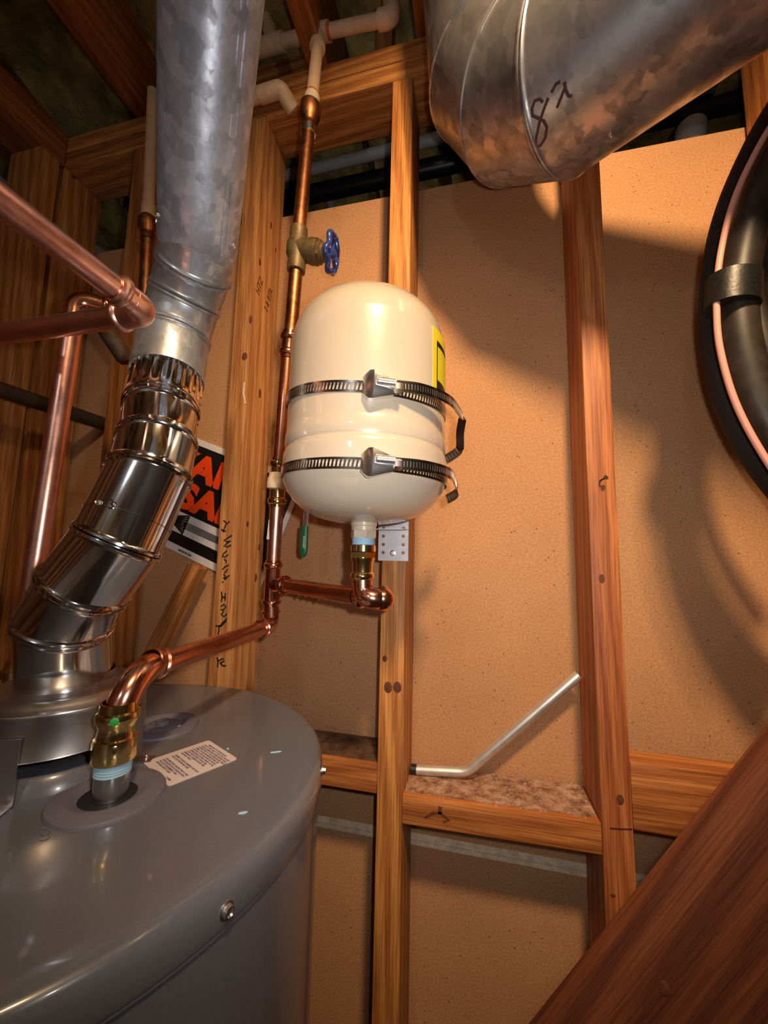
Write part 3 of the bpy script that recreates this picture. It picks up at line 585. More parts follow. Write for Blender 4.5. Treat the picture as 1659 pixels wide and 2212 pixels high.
# two worm-drive band clamps around the tank
def clamp(z, tilt, name_label, loop):
    ct = thing('band_clamp', (TX, TY, z), label=name_label, category='clamp', group='steel band clamps around the tank')
    r = 0.1036 if z > 0.14 else 0.1052; hb = 0.0125
    if z < 0.14: r = 0.1052
    ez = Vector((tilt[0], tilt[1], 1)).normalized(); u = Vector((1, 0, -tilt[0])).normalized(); w = ez.cross(u)
    c0 = Vector((TX, TY, z)); bm_ = MB()
    nseg = 300
    def P(i, h, rr_): a = 2*PI*i/nseg; return c0+rr_*(math.cos(a)*u+math.sin(a)*w)+ez*h
    for i in range(nseg):
        quads = [(-hb/2, -hb*0.30), (hb*0.30, hb/2)]
        if i % 2 == 0: quads.append((-hb*0.30, hb*0.30))
        for h0, h1 in quads:
            sk = hb*0.10 if (h0 < 0 < h1) else 0
            q = [P(i, h0, r), P(i+1, h0, r), P(i+1+ (0.6 if sk else 0), h1, r), P(i+(0.6 if sk else 0), h1, r)]; qi = [c0+(p-c0)*1 - ((p-c0)-ez*((p-c0).dot(ez))).normalized()*0.0008 for p in q]
            bm_.add(q+qi, [(0, 1, 2, 3), (7, 6, 5, 4), (0, 4, 5, 1), (3, 2, 6, 7), (1, 5, 6, 2), (0, 3, 7, 4)])
    link('band', bm_, 'steel_d', ct)
    # screw housing on the front, a bit right of centre
    a = math.radians(-66); d = math.cos(a)*u+math.sin(a)*w; t = ez.cross(d).normalized(); b = c0+d*r
    hs = MB()
    sec = lambda f, wv, hh: [b+t*f-ez*wv+d*0.0002, b+t*f-ez*wv+d*hh*0.8, b+t*f-ez*wv*0.55+d*hh, b+t*f+ez*wv*0.55+d*hh, b+t*f+ez*wv+d*hh*0.8, b+t*f+ez*wv+d*0.0002]
    hs.rings([sec(-0.019, 0.0090, 0.004), sec(-0.013, 0.0145, 0.0125), sec(-0.009, 0.0148, 0.0150), sec(0.004, 0.0105, 0.0130), sec(0.014, 0.0075, 0.0105)])
    h_ = link('screw_housing', hs, 'steel', ct)
    th = MB().lathe(b-t*0.006+ez*0.003+d*0.0135, t, [(i*0.0013+k, 0.0040+(0.0007 if k else 0)) for i in range(15) for k in (0, 0.0006)], 16, True); link('worm_thread', th, 'steel', h_)
    hx = MB().hexa(b+t*0.0135+d*0.0085, t, 0.0080, 0.0062); hx.lathe(b+t*0.0215+d*0.0085, t, [(0, 0.0036), (0.0006, 0.0034), (0.0006, 0.001)], 12, True)
    link('screw_head', hx, 'steel', ct)
    # free tail of the band standing off the tank on the right
    hh = smooth(loop, 4); tail = MB(); R = []
    for i, p in enumerate(hh):
        e = (hh[min(i+1, len(hh)-1)]-hh[max(i-1, 0)]).normalized(); s = Vector((0, 0, 1)); s = (s-e*s.dot(e)).normalized() if abs(e.z) < 0.8 else Vector((0.75, 0.66, 0)); nn = e.cross(s).normalized()*0.0004
        R.append([p-s*hb/2-nn, p+s*hb/2-nn, p+s*hb/2+nn, p-s*hb/2+nn])
    tail.rings(R); tl = link('band_tail', tail, 'steel_d', ct)
    sl = MB()
    for i in range(len(hh)-1):
        e = hh[i+1]-hh[i]; L = e.length; e = e.normalized()
        if abs(e.z) > 0.7: continue
        s = (Vector((0, 0, 1))-e*e.z).normalized(); nn = e.cross(s).normalized()
        k = max(1, int(round(L/0.0032)))
        for j in range(k):
            q = hh[i]+e*(j+0.5)*L/k
            sl.obox(q-s*0.0030-nn*0.0006-e*0.0004, s*0.006, e*0.0008, nn*0.0012)
    link('tail_slots', sl, 'steel', tl, kind='stuff')
clamp(0.193, (0.08, -0.10), 'upper of two slotted steel band clamps around the cream tank', [(-0.080, 0.3860, 0.1825), (-0.058, 0.3975, 0.1830), (-0.040, 0.417, 0.1835), (-0.027, 0.440, 0.1840), (-0.021, 0.465, 0.1845), (-0.0165, 0.488, 0.1845), (-0.016, 0.496, 0.1820), (-0.019, 0.500, 0.165), (-0.019, 0.500, 0.150), (-0.021, 0.501, 0.142), (-0.034, 0.505, 0.1340), (-0.044, 0.506, 0.1300)])
clamp(0.1020, (0.04, -0.035), 'lower of two slotted steel band clamps around the cream tank', [(-0.080, 0.3850, 0.0985), (-0.058, 0.3965, 0.0985), (-0.039, 0.417, 0.0985), (-0.0275, 0.441, 0.0985), (-0.0250, 0.465, 0.0990), (-0.0235, 0.486, 0.0950), (-0.0225, 0.493, 0.0900), (-0.0255, 0.498, 0.0840), (-0.036, 0.504, 0.0790)])

# zinc mounting plate behind the tank
mp = thing('mounting_plate', (-0.125, 0.597, -0.002), label='perforated zinc mounting plate screwed to the stud under the tank', category='bracket')
def perforated(x0, x1, z0, z1, y, holes, th=0.0016):
    bm = bmesh.new(); vs = [bm.verts.new((x, y, z)) for x, z in ((x0, z0), (x1, z0), (x1, z1), (x0, z1))]
    ed = [bm.edges.new((vs[i], vs[(i+1) % 4])) for i in range(4)]
    for hx_, hz, r in holes:
        hv = [bm.verts.new((hx_+r*math.cos(2*PI*k/12), y, hz+r*math.sin(2*PI*k/12))) for k in range(12)]
        ed += [bm.edges.new((hv[k], hv[(k+1) % 12])) for k in range(12)]
    bmesh.ops.triangle_fill(bm, use_beauty=True, edges=ed)
    g = bmesh.ops.extrude_face_region(bm, geom=list(bm.faces)); bmesh.ops.translate(bm, verts=[v for v in g['geom'] if isinstance(v, bmesh.types.BMVert)], vec=(0, -th, 0))
    bmesh.ops.recalc_face_normals(bm, faces=list(bm.faces)); bm.verts.index_update()
    mb = MB().add([v.co.copy() for v in bm.verts], [tuple(v.index for v in f.verts) for f in bm.faces]); bm.free(); return mb
pm = perforated(-0.149, -0.1015, -0.0015, 0.34, 0.5995, [(x, z, 0.0026) for x in (-0.141, -0.1095) for z in (0.011, 0.0235, 0.0365, 0.049)])
link('plate', pm, 'plate', mp)
link('bent_tab', MB().obox((-0.149, 0.5980, 0.046), (0.0475, 0, 0), (0, -0.040, -0.002), (0, 0, 0.0012)), 'plate', mp)
screw((-0.1255, 0.5978, 0.0105), (0, -1, 0), 0.0036, mp)

# ================================================================ COPPER SUPPLY LINE
RP = 0.0111
sl = thing('copper_supply_line', (-0.32, 0.5, -0.20), label='bright copper supply line from the coupling beside the tank down to the water heater', category='pipe')
def pipe(par, P, mat='cu', r=RP, name='pipe', **k): return link(name, MB().tube(P, r, 28), mat, par, **k)
cA = V(*(-0.2989, 0.5577, 0.3725)); cB = V(*(-0.3028, 0.5604, 0.3270)); cU = V(*(-0.3141, 0.5732, 0.1621)); cV_ = V(*(-0.3181, 0.5802, 0.0822)); cT = V(*(-0.3223, 0.5870, -0.0048)); cT2 = V(*(-0.3240, 0.5914, -0.0439)); cT3 = V(*(-0.3255, 0.5935, -0.0798))
ax = (cB-cU).normalized()
cp = MB(); socket(cp, cA, -(cA-cB).normalized(), RP, 0.030); socket(cp, cB, (cA-cB).normalized(), RP, 0.030); cp.tube([cA.lerp(cB, 0.3), cA.lerp(cB, 0.7)], RP*1.12, 28)
link('coupling', cp, 'cu_fit', sl)
pipe(sl, [cB, cU])
cu_ = MB(); L = (cV_-cU).length; dn = (cV_-cU).normalized()
socket(cu_, cU, dn, RP, 0.030); socket(cu_, cV_, -dn, RP, 0.030)
link('check_valve_end', cu_, 'brass', sl, label='brass press ends of the union')
link('union_body', MB().lathe(cU, dn, [(0.024, 0.0125), (0.026, 0.0150), (0.032, 0.0160), (0.0325, 0.0172), (0.039, 0.0174), (0.0395, 0.0178), (0.050, 0.0180), (0.0505, 0.0160), (0.052, 0.0130)], 36, True), 'cpvc_w', sl, label='cream coloured union body')
pipe(sl, [cV_, cT], 'cu_pink')
tg = MB(); dn2 = (cT3-cT).normalized()
socket(tg, cT, dn2, RP, 0.024); socket(tg, cT3, -dn2, RP, 0.024); tg.tube([cT+dn2*0.02, cT3-dn2*0.02], RP*1.14, 28)
bE = V(*(-0.1664, 0.5333, -0.0428)); bdir = (bE-cT2).normalized(); bS = V(*(-0.2841, 0.5854, -0.0444))
socket(tg, cT2+bdir*0.036, -bdir, RP, 0.024); tg.tube([cT2, cT2+bdir*0.03], RP*1.13, 28)
link('tee', tg, 'cu_fit', sl)
tk = V(TX, TY, 0)
bC = V(TX+0.012, TY+0.012, -0.048)
pipe(sl, [cT2+bdir*0.03, bC-bdir*0.028])
eb = MB(); socket(eb, bC-bdir*0.026, bdir, RP, 0.022)
eb.tube(fillet([bC-bdir*0.012, bC+V(0.012, -0.004, 0.0), V(TX+0.022, TY-0.010, -0.050), V(TX+0.002, TY-0.002, -0.044), V(TX, TY, -0.015)], [0.012, 0.012, 0.012], 5), RP*1.14, 26)
eb.sphere(V(TX+0.026, TY+0.004, -0.0485), 0.0150)
eb.lathe(V(TX+0.030, TY+0.012, -0.0475), Vector((-0.7, -0.7, -0.1)), [(0, 0.011), (0.001, 0.0145), (0.006, 0.0160), (0.009, 0.0145), (0.010, 0.0130)], 24, True)
link('press_elbow', eb, 'cu_fit', sl)
ba = MB(); ba.lathe(V(TX, TY, 0), (0, 0, 1), [(-0.031, 0.0120), (-0.031, 0.0128), (-0.026, 0.0130), (-0.024, 0.0150), (-0.021, 0.0156), (-0.018, 0.0150), (-0.016, 0.0130), (-0.004, 0.0135), (0.0, 0.0150), (0.002, 0.0150)], 32)
ba.hexa((TX, TY, 0.001), (0, 0, 1), 0.0085, 0.0163); ba.lathe(V(TX, TY, 0), (0, 0, 1), [(0.0095, 0.0158), (0.017, 0.0158), (0.0178, 0.015), (0.0178, 0.011)], 32)
link('brass_adapter', ba, 'brass', sl, label='brass threaded adapter under the tank')
dE = V(*(-0.3206, 0.5881, -0.1095)); dS = V(*(-0.3266, 0.5710, -0.1171)); gE = V(*(-0.3092, 0.3463, -0.1086)); g1 = V(*(-0.3247, 0.3217, -0.1063)); g2 = V(GX+0.002, GY, -0.142)
ed_ = (gE-dE).normalized()
el = MB(); socket(el, cT3+dn2*0.004, dn2, RP, 0.014); el.tube(fillet([cT3, dE, dE+ed_*0.030], [0.016], 8), RP*1.13, 26); socket(el, dE+ed_*0.036, -ed_, RP, 0.018)
link('press_elbow', el, 'cu_fit', sl)
gC = g2+Vector((0, 0, 0.052))
pipe(sl, [dE+ed_*0.03, gE])
top = V(GX+0.002, GY, -0.112)
dir2 = (V(*(-0.3043, 0.3149, -0.0964))-gE).normalized()
el2 = MB(); socket(el2, gE-dir2*0.004, dir2, RP, 0.020)
el2.tube(fillet([gE, V(GX+0.006, GY+0.006, gE.z+0.006), V(GX+0.002, GY, -0.142)], [0.034], 12), RP*1.15, 28)
link('press_elbow', el2, 'cu_fit', sl, label='large copper elbow above the water heater')
bb = MB().lathe(V(GX+0.002, GY, 0.0075), (0, 0, 1), [(-0.1815, 0.0142), (-0.1825, 0.0160), (-0.1805, 0.0168), (-0.1720, 0.0168), (-0.1640, 0.0164), (-0.1630, 0.0150), (-0.1560, 0.0140), (-0.1530, 0.0148), (-0.1500, 0.0166), (-0.1465, 0.0172), (-0.1435, 0.0166), (-0.1420, 0.0148), (-0.1350, 0.0142), (-0.1350, 0.0125)], 40)
bb.hexa((GX+0.002, GY, -0.1725), (0, 0, 1), 0.0150, 0.0172, 8)
bh = link('brass_adapter', bb, 'brass', sl, label='brass press adapter on the heater nipple')
vd = Vector((-GX, -GY, 0)).normalized(); q = Vector((GX+0.002, GY, -0.1390))+(vd*0.9+Vector((-0.7, 0.35, 0))*0.35).normalized()*0.0170
link('green_dot', MB().disc(q, (vd*0.9+Vector((-0.7, 0.35, 0))*0.35), 0.0035, 0.0035, 0.0006), 'lightgreen', bh)
wd = MB()
for i in range(9):
    q = cT2.lerp(bC, 0.32+0.07*i)-Vector((0, 0, RP+0.0006)); wd.sphere(q, 0.0014+0.0006*(i % 3 == 0), (1, 1, 1.3), 8, 6)
link('water_drops', wd, 'water', sl, kind='stuff')
pt = link('paper_tag', MB().obox((-0.3239, 0.5741, 0.0285), (-0.006, 0.0, 0.0), (0, 0.0008, 0), V(0.002, 0, 0.032)), 'white', sl, label='small white tag behind the pipe')

# old riser, adapter and gate valve
r1 = V(*(-0.2748, 0.5416, 0.7790)); r0 = V(*(-0.2982, 0.5583, 0.3694)); rv0 = V(*(-0.2898, 0.5495, 0.4806)); rv1 = V(*(-0.2862, 0.5454, 0.5447))
orr = thing('old_copper_riser', (r0.x, r0.y, r0.z), label='tarnished old copper riser above the bright coupling, left of the cream tank', category='pipe')
pipe(orr, [rv1, r1-(r1-rv1).normalized()*0.03], 'cu_old'); pipe(orr, [r0, rv0], 'cu_old')
du_ = (r1-rv1).normalized()
link('brass_adapter', MB().lathe(r1-du_*0.052, du_, [(0, 0.0125), (0.013, 0.0128), (0.014, 0.0122), (0.020, 0.0125), (0.030, 0.0165), (0.038, 0.0185), (0.052, 0.0180), (0.053, 0.0165)], 32, True), 'cu_old', orr, label='flared old brass adapter')
link('solder_ring', MB().lathe(r1-du_*0.054, du_, [(0, 0.0112), (0.001, 0.0130), (0.012, 0.0132), (0.013, 0.0120)], 28), 'nipple', orr)
gv = thing('gate_valve', (rv0.x, rv0.y, rv0.z), label='green-tarnished gate valve with a blue handwheel on the old riser', category='valve')
vb = MB(); da = (rv1-rv0).normalized(); Lv = (rv1-rv0).length; vc = rv0.lerp(rv1, 0.5); vx = (V(*(-0.2231, 0.5555, 0.5005))-vc).normalized()
vb.lathe(rv0, da, [(-0.006, 0.0115), (-0.005, 0.0150), (0.008, 0.0155), (0.014, 0.0145), (Lv*0.38, 0.0185), (Lv*0.62, 0.0185), (Lv-0.014, 0.0145), (Lv-0.008, 0.0150), (Lv+0.004, 0.0145), (Lv+0.005, 0.0115)], 32)
vb.lathe(vc, vx, [(0, 0.0185), (0.020, 0.0188), (0.024, 0.0205), (0.036, 0.0205), (0.037, 0.0180)], 32)
link('valve_body', vb, 'brass_old', gv)
bn = MB(); bn.hexa(vc+vx*0.036, vx, 0.007, 0.0185, 8); bn.lathe(vc+vx*0.043, vx, [(0, 0.0150), (0.004, 0.0148), (0.005, 0.0115), (0.010, 0.0112), (0.0105, 0.0055), (0.020, 0.0050)], 24, True)
link('bonnet', bn, 'brass_old', gv)
hwc = vc+vx*0.0605; u_, w_, n_ = frame(vx, (0, 0, 1)); hwm = MB(); P = []
ringP = [hwc+(0.0275+0.0028*math.cos(6*2*PI*i/72))*(math.cos(2*PI*i/72)*u_+math.sin(2*PI*i/72)*w_)-n_*0.0012*math.cos(6*2*PI*i/72) for i in range(73)]
hwm.tube(ringP, 0.0045, 12, False)
for k in range(3): a = 2*PI*k/3+0.3; hwm.tube([hwc, hwc+0.027*(math.cos(a)*u_+math.sin(a)*w_)], 0.0032, 10)
hwm.lathe(hwc-n_*0.006, n_, [(0, 0.007), (0.004, 0.0085), (0.009, 0.0085), (0.012, 0.006), (0.0135, 0.002)], 20, True)
link('handwheel', hwm, 'blue', gv, label='blue scalloped handwheel')

# overhead cream pipework
cw = thing('cream_pipework', (-0.27, 0.56, 0.8), label='cream plastic pipework with tees and elbows overhead, left of the big duct', category='pipe')
t0 = V(*(-0.2809, 0.5721, 0.9787)); tL = V(*(-0.3872, 0.5889, 1.0156)); tLL = V(*(-0.4618, 0.5917, 1.0186)); eR = V(*(-0.1391, 0.5713, 0.9630)); eU = V(*(-0.1550, 0.5914, 1.1030))
a_t = V(*(-0.2763, 0.5483, 0.8051))
pipe(cw, [r1, a_t], 'cpvc_w', 0.0135, 'pipe_end', label='cleaner pale end of the drop pipe'); 
pipe(cw, [a_t, t0], 'cpvc', 0.0108)
link('primer_band', MB().tube([a_t-(a_t-t0).normalized()*0.0, a_t+(t0-a_t).normalized()*0.010], 0.0113, 24), 'primer', cw)
link('tee', MB().tube([t0.lerp(tL, 0.24), t0.lerp(eR, 0.14)], 0.0150, 24).tube([t0, t0.lerp(a_t, 0.24)], 0.0145, 24), 'cpvc', cw)
pipe(cw, [t0, tL], 'cpvc', 0.0118); pipe(cw, [t0, eR], 'cpvc', 0.0108); pipe(cw, [tL, tLL], 'cpvc', 0.0128)
link('primer_band', MB().tube([t0.lerp(eR, 0.13), t0.lerp(eR, 0.17)], 0.0118, 24), 'primer', cw)
tu = V(*(-0.4429, 0.6251, 1.2011)); tuu = V(*(-0.4662, 0.6376, 1.3053))
link('tee', MB().tube([tL.lerp(t0, 0.25), tL.lerp(tLL, 0.5)], 0.0155, 24).tube([tL, tL.lerp(tu, 0.28)], 0.0148, 24), 'cpvc', cw)
pipe(cw, [tL, tu, tuu], 'cpvc', 0.0112)
link('elbow', MB().tube(fillet([eR.lerp(t0, 0.18), eR, eR.lerp(eU, 0.35)], 0.012, 6), 0.0150, 24), 'cpvc', cw); pipe(cw, [eR, eU], 'primer', 0.0112)
sp = thing('short_cream_pipe', (-0.37, 0.60, 0.9), label='short cream plastic pipe and elbow dropping into the top plate behind the flue', category='pipe')
b0 = V(*(-0.4609, 0.5750, 0.8786)); b1 = V(*(-0.3571, 0.5770, 0.8867)); b2 = V(*(-0.3431, 0.6050, 0.8699))
pipe(sp, [b0, b1], 'cpvc', 0.0115); link('elbow', MB().tube(fillet([b1.lerp(b0, 0.42), b1, b1.lerp(b2, 0.95)], 0.010, 6), 0.0142, 24), 'cpvc', sp)
pipe(sp, [b1, b2], 'cpvc', 0.0115)
# second riser behind the flue
q0 = V(*(-0.6524, 0.5743, 0.9630)); q1 = V(*(-0.6320, 0.5748, 0.6666)); q2 = V(*(-0.6251, 0.5728, 0.6128)); q3 = V(*(-0.6177, 0.5757, 0.4382)); q00 = V(*(-0.6524, 0.5752, 0.9562)); qt = V(*(-0.7415, 0.5956, 1.2868)); qm = V(*(-0.6694, 0.5884, 1.1497))
cr_ = thing('cream_riser', (q1.x, q1.y, q1.z), label='cream plastic riser just left of the long flue section', category='pipe')
pipe(cr_, [q1, q0], 'cpvc', 0.0108); link('pipe_collar', MB().tube([q1, q1.lerp(q0, 0.09)], 0.0132, 24), 'cpvc', cr_)
link('angled_pipe', MB().tube([qm, qt], 0.0112, 20), 'cpvc', cr_)
cr2 = thing('tarnished_riser', (q3.x, q3.y, q3.z), label='dark tarnished copper riser under the cream riser behind the elbows', category='pipe')
dq = (q1-q2).normalized(); pipe(cr2, [q2, q3], 'cu_old')
link('adapter', MB().lathe(q2, dq, [(0, 0.0122), (0.010, 0.0125), (0.012, 0.0118), (0.018, 0.0125), (0.030, 0.0180), (0.044, 0.0182), (0.045, 0.014)], 28, True), 'cu_old', cr2)

# left copper runs
ZC = 0.243; XC = -0.322; YC = 0.304
lr = thing('copper_return_run', (XC, YC, ZC), label='two bright copper pipes meeting in an elbow at the left, before the flue', category='pipe')
pipe(lr, [(XC, -0.3, ZC), (XC, YC-0.028, ZC)], 'cu_pink', label='pipe coming toward the viewer'); pipe(lr, [(-0.90, YC, ZC), (XC-0.028, YC, ZC)], 'cu_pink')
e5 = MB(); socket(e5, (XC, YC-0.040, ZC), (0, 1, 0), RP, 0.022); socket(e5, (XC-0.040, YC, ZC), (1, 0, 0), RP, 0.022)
e5.tube(fillet([(XC, YC-0.022, ZC), (XC, YC, ZC), (XC-0.022, YC, ZC)], 0.015, 10), RP*1.15, 28); link('press_elbow', e5, 'cu_pink', lr)
up0 = V(-0.512, 0.362, -0.125); up1 = V(-0.497, 0.362, 0.322)
vr = thing('copper_upright', (up0.x, up0.y, up0.z), label='upright copper pipe left of the shiny flue elbows', category='pipe')
pipe(vr, [up0, up1-(up1-up0).normalized()*0.02], 'cu_pink', RP*1.0)
uh = Vector((0.75, 0.66, 0)).normalized(); e6 = MB(); da = (up1-up0).normalized(); socket(e6, up1-da*0.036, da, RP, 0.022)
e6.tube(fillet([up1-da*0.02, up1, up1+uh*0.022], 0.015, 10), RP*1.15, 28); socket(e6, up1+uh*0.040, -uh, RP, 0.022); link('press_elbow', e6, 'cu_fit', vr)
pipe(vr, [up1+uh*0.03, up1+uh*0.12], 'cu')
link('brass_fitting', MB().lathe(up0-da*0.045, da, [(0, 0.013), (0.001, 0.0155), (0.012, 0.0160), (0.014, 0.0135), (0.026, 0.0135), (0.028, 0.0160), (0.036, 0.0165), (0.040, 0.0135), (0.048, 0.0130), (0.048, 0.011)], 28), 'brass', vr)
link('nipple', MB().tube([V(up0.x, up0.y, -0.2048), up0-da*0.04], 0.0128, 24), 'nipple', vr)
# iron pipe, and a short dark stub
i0 = V(*(-0.8200, 0.4497, 0.2828)); i1 = V(*(-0.8200, 0.7336, 0.2935))
ip = thing('iron_pipe', (i0.x, i0.y, i0.z), label='dark brown iron pipe running level across the left wall studs', category='pipe')
link('pipe', MB().tube([i0+(i0-i1)*0.6, i1+(i1-i0)*0.16], 0.0145, 24), 'iron', ip)
ip2 = thing('dark_stub', (-0.5358, 0.4552, 0.3144), label='short dark stub with a rounded end slanting behind the copper elbow', category='pipe')  # short dark round bar, rounded at its lower end
s0, s1 = V(*(-0.5411, 0.4296, 0.3443)), V(*(-0.5166, 0.4629, 0.2894)); dd = (s1-s0).normalized()
link('pipe', MB().lathe(s0, dd, [(0, 0.0125), ((s1-s0).length-0.010, 0.0125), ((s1-s0).length-0.003, 0.0095), ((s1-s0).length, 0.003)], 24, True), 'iron', ip2)

# ================================================================ BIG DUCT
DC, DB, DA = V(0.116, 0.463, 0.610), V(0.068, 0.495, 0.647), V(0.038, 0.508, 0.708)
d0 = V(0.788, -0.610, -0.082).normalized(); d3 = V(-0.063, -0.104, 0.993).normalized()
DN = [DC+d0*1.15, DC, DB, DA, DA+d3*0.42]
bgd = thing('round_duct', (0.116, 0.463, 0.50), label='large round galvanised duct crossing the upper right with an elbow at its left end', category='duct')
def dring(i, r, off, n=72):
    a = (DN[i]-DN[i-1]).normalized() if i else (DN[1]-DN[0]).normalized(); b = (DN[i+1]-DN[i]).normalized() if i < 4 else a
    bis = (a+b).normalized(); ax_ = b if off >= 0 else a; u, w, _ = frame(ax_, (0.2, 1, 0.3)); out = []
    for j in range(n):
        q = r*(math.cos(2*PI*j/n)*u+math.sin(2*PI*j/n)*w); out.append(DN[i]+q-ax_*(q.dot(bis)/ax_.dot(bis))+ax_*off)
    return out
RD = 0.1015
def dsec(name, i, j, b0, b1, **k):
    R = []
    R += [dring(i, RD, 0.0005)] if not b0 else [dring(i, RD*0.995, 0.0004), dring(i, RD*1.018, 0.0014), dring(i, RD*1.02, 0.0034), dring(i, RD*1.004, 0.005), dring(i, RD, 0.008)]
    R += [dring(j, RD, -0.0005)] if not b1 else [dring(j, RD, -0.008), dring(j, RD*1.004, -0.005), dring(j, RD*1.02, -0.0034), dring(j, RD*1.018, -0.0014), dring(j, RD*0.995, -0.0004)]
    return link(name, MB().rings(R, False, False), 'galv_duct', bgd, **k)
ds = dsec('straight_section', 0, 1, False, True); dsec('elbow_gore', 1, 2, True, False); dsec('elbow_gore', 2, 3, True, False); dsec('elbow_gore', 3, 4, True, False)
mk = MB()
for s in ([(0.0785, 0.4186, 0.5262), (0.0748, 0.4167, 0.5291), (0.0696, 0.4187, 0.5308), (0.0673, 0.4247, 0.5287), (0.0684, 0.4299, 0.5255), (0.0747, 0.4312, 0.5223), (0.0816, 0.4334, 0.5188), (0.0855, 0.4385, 0.5159), (0.0855, 0.4487, 0.5136), (0.0813, 0.4563, 0.5132), (0.0762, 0.4582, 0.5141), (0.0749, 0.4520, 0.5157), (0.0767, 0.4349, 0.5200), (0.0802, 0.4233, 0.5232), (0.0834, 0.4150, 0.5256)], [(0.0861, 0.4107, 0.5264), (0.0894, 0.4049, 0.5278), (0.0937, 0.4023, 0.5270)], [(0.0978, 0.4021, 0.5250), (0.1003, 0.4077, 0.5211), (0.1038, 0.4115, 0.5181), (0.1072, 0.4117, 0.5168)], [(0.0990, 0.4061, 0.5224), (0.0959, 0.4149, 0.5200), (0.0937, 0.4215, 0.5184)]):
    c_ = [Vector(p) for p in s]; ctr = DC; nn = (c_[0]-DC-d0*((c_[0]-DC).dot(d0)))
    mk.ribbon(c_, 0.0030, nn, 0.0005)
link('marker_writing', mk, 'ink_p', ds, label='handwritten 8 x in dark marker')
q = V(0.159, 0.455, 0.507); qn = (q-DC)-d0*((q-DC).dot(d0)); screw(q, qn, 0.0026, ds)

# ================================================================ LINE SET (right edge)
ls = thing('line_set', (0.40, 0.50, 0.2), label='looped bundle of black foam-covered tubing and pink wire at the right edge', category='hose')
t1p = smooth([(0.4388, 0.5200, 0.6632), (0.3957, 0.5200, 0.5997), (0.3572, 0.5200, 0.5377), (0.3254, 0.5200, 0.4705), (0.3050, 0.5200, 0.4110), (0.2929, 0.5200, 0.3508), (0.2873, 0.5200, 0.2909), (0.2898, 0.5200, 0.2260), (0.3008, 0.5200, 0.1741), (0.3186, 0.5200, 0.1264), (0.3419, 0.5200, 0.0833), (0.3747, 0.5200, 0.0347)])
link('foam_tube', MB().tube(t1p, 0.0195, 22), 'rubber', ls)
t2p = smooth([(0.4147, 0.4750, 0.5767), (0.3747, 0.4750, 0.5288), (0.3404, 0.4750, 0.4785), (0.3145, 0.4750, 0.4260), (0.2972, 0.4750, 0.3719), (0.2857, 0.4750, 0.3232), (0.2816, 0.4750, 0.2906), (0.2810, 0.4750, 0.2420), (0.2886, 0.4750, 0.1888), (0.3029, 0.4750, 0.1422), (0.3253, 0.4750, 0.0925), (0.3514, 0.4750, 0.0500)])
link('foam_tube', MB().tube(t2p, 0.0180, 22), 'rubber_g', ls)
t3p = smooth([(0.3895, 0.5000, 0.5267), (0.3575, 0.5000, 0.4669), (0.3353, 0.5000, 0.4051), (0.3213, 0.5000, 0.3544), (0.3129, 0.5000, 0.3151), (0.3146, 0.5000, 0.2694), (0.3249, 0.5000, 0.2240), (0.3415, 0.5000, 0.1797), (0.3656, 0.5000, 0.1318)])
link('foam_tube', MB().tube(t3p, 0.0120, 18), 'rubber_g', ls)
link('pink_wire', MB().tube(smooth([(0.3579, 0.4620, 0.5339), (0.3215, 0.4620, 0.4866), (0.2933, 0.4620, 0.4343), (0.2753, 0.4620, 0.3896), (0.2634, 0.4620, 0.3442), (0.2569, 0.4620, 0.3067), (0.2544, 0.4620, 0.2773), (0.2538, 0.4620, 0.2375), (0.2596, 0.4620, 0.1904), (0.2691, 0.4620, 0.1520), (0.2839, 0.4620, 0.1123), (0.3002, 0.4620, 0.0764)]), 0.0032, 12), 'pink', ls)
link('copper_line', MB().tube(smooth([(0.3482, 0.4850, 0.4704), (0.3236, 0.4850, 0.4108), (0.3109, 0.4850, 0.3726), (0.3022, 0.4850, 0.3283), (0.2949, 0.4850, 0.2901), (0.2946, 0.4850, 0.2462), (0.3014, 0.4850, 0.2133), (0.3085, 0.4850, 0.1864)]), 0.0022, 10), 'cu_old', ls)
link('tape_wrap', MB().tube([(0.2768, 0.4700, 0.3152), (0.2747, 0.4700, 0.2979), (0.2730, 0.4700, 0.2807)], 0.0205, 26, True, (1.22, 1.05), (1, 0, 0)), 'bktape', ls)

# ================================================================ SIGN
sg = thing('yard_sign', (-0.51, 0.692, 0.0), label='tilted black, white and orange YARD SALE sign behind the stud', category='sign')
ex = V(0.934, 0, -0.358).normalized(); ey = V(0.358, 0, 0.934).normalized(); YS = 0.6915
def SG(u, v, y=YS): p = ex*u+ey*v; return V(p.x, y, p.z)
def panel(u0, u1, v0, v1, y, th=0.0007):
    return MB().rings([[SG(u0, v0, y), SG(u1, v0, y), SG(u1, v1, y), SG(u0, v1, y)], [SG(u0, v0, y+th), SG(u1, v0, y+th), SG(u1, v1, y+th), SG(u0, v1, y+th)]])
link('sign_board', panel(-0.735, -0.356, -0.209, 0.025, YS, 0.003), 'white', sg)
link('black_field', panel(-0.726, -0.366, -0.195, 0.012, YS-0.0003), 'black', sg)
wbx = link('white_box', panel(-0.715, -0.415, -0.172, -0.130, YS-0.0006), 'white', sg)
sn = (0, -1, 0)
def sgtext(t, size, u, v, sx, bold, y=YS-0.0008): return text_mesh(t, size, SG(u, v, y), ex, ey, 0.0002, bold, sx=sx)
link('lettering', sgtext('YARD', 0.072, -0.664, -0.055, 1.28, 0.0036), 'orange', sg, label='orange word YARD')
link('lettering', sgtext('SALE', 0.072, -0.607, -0.119, 1.18, 0.0036), 'orange', sg, label='orange word SALE')
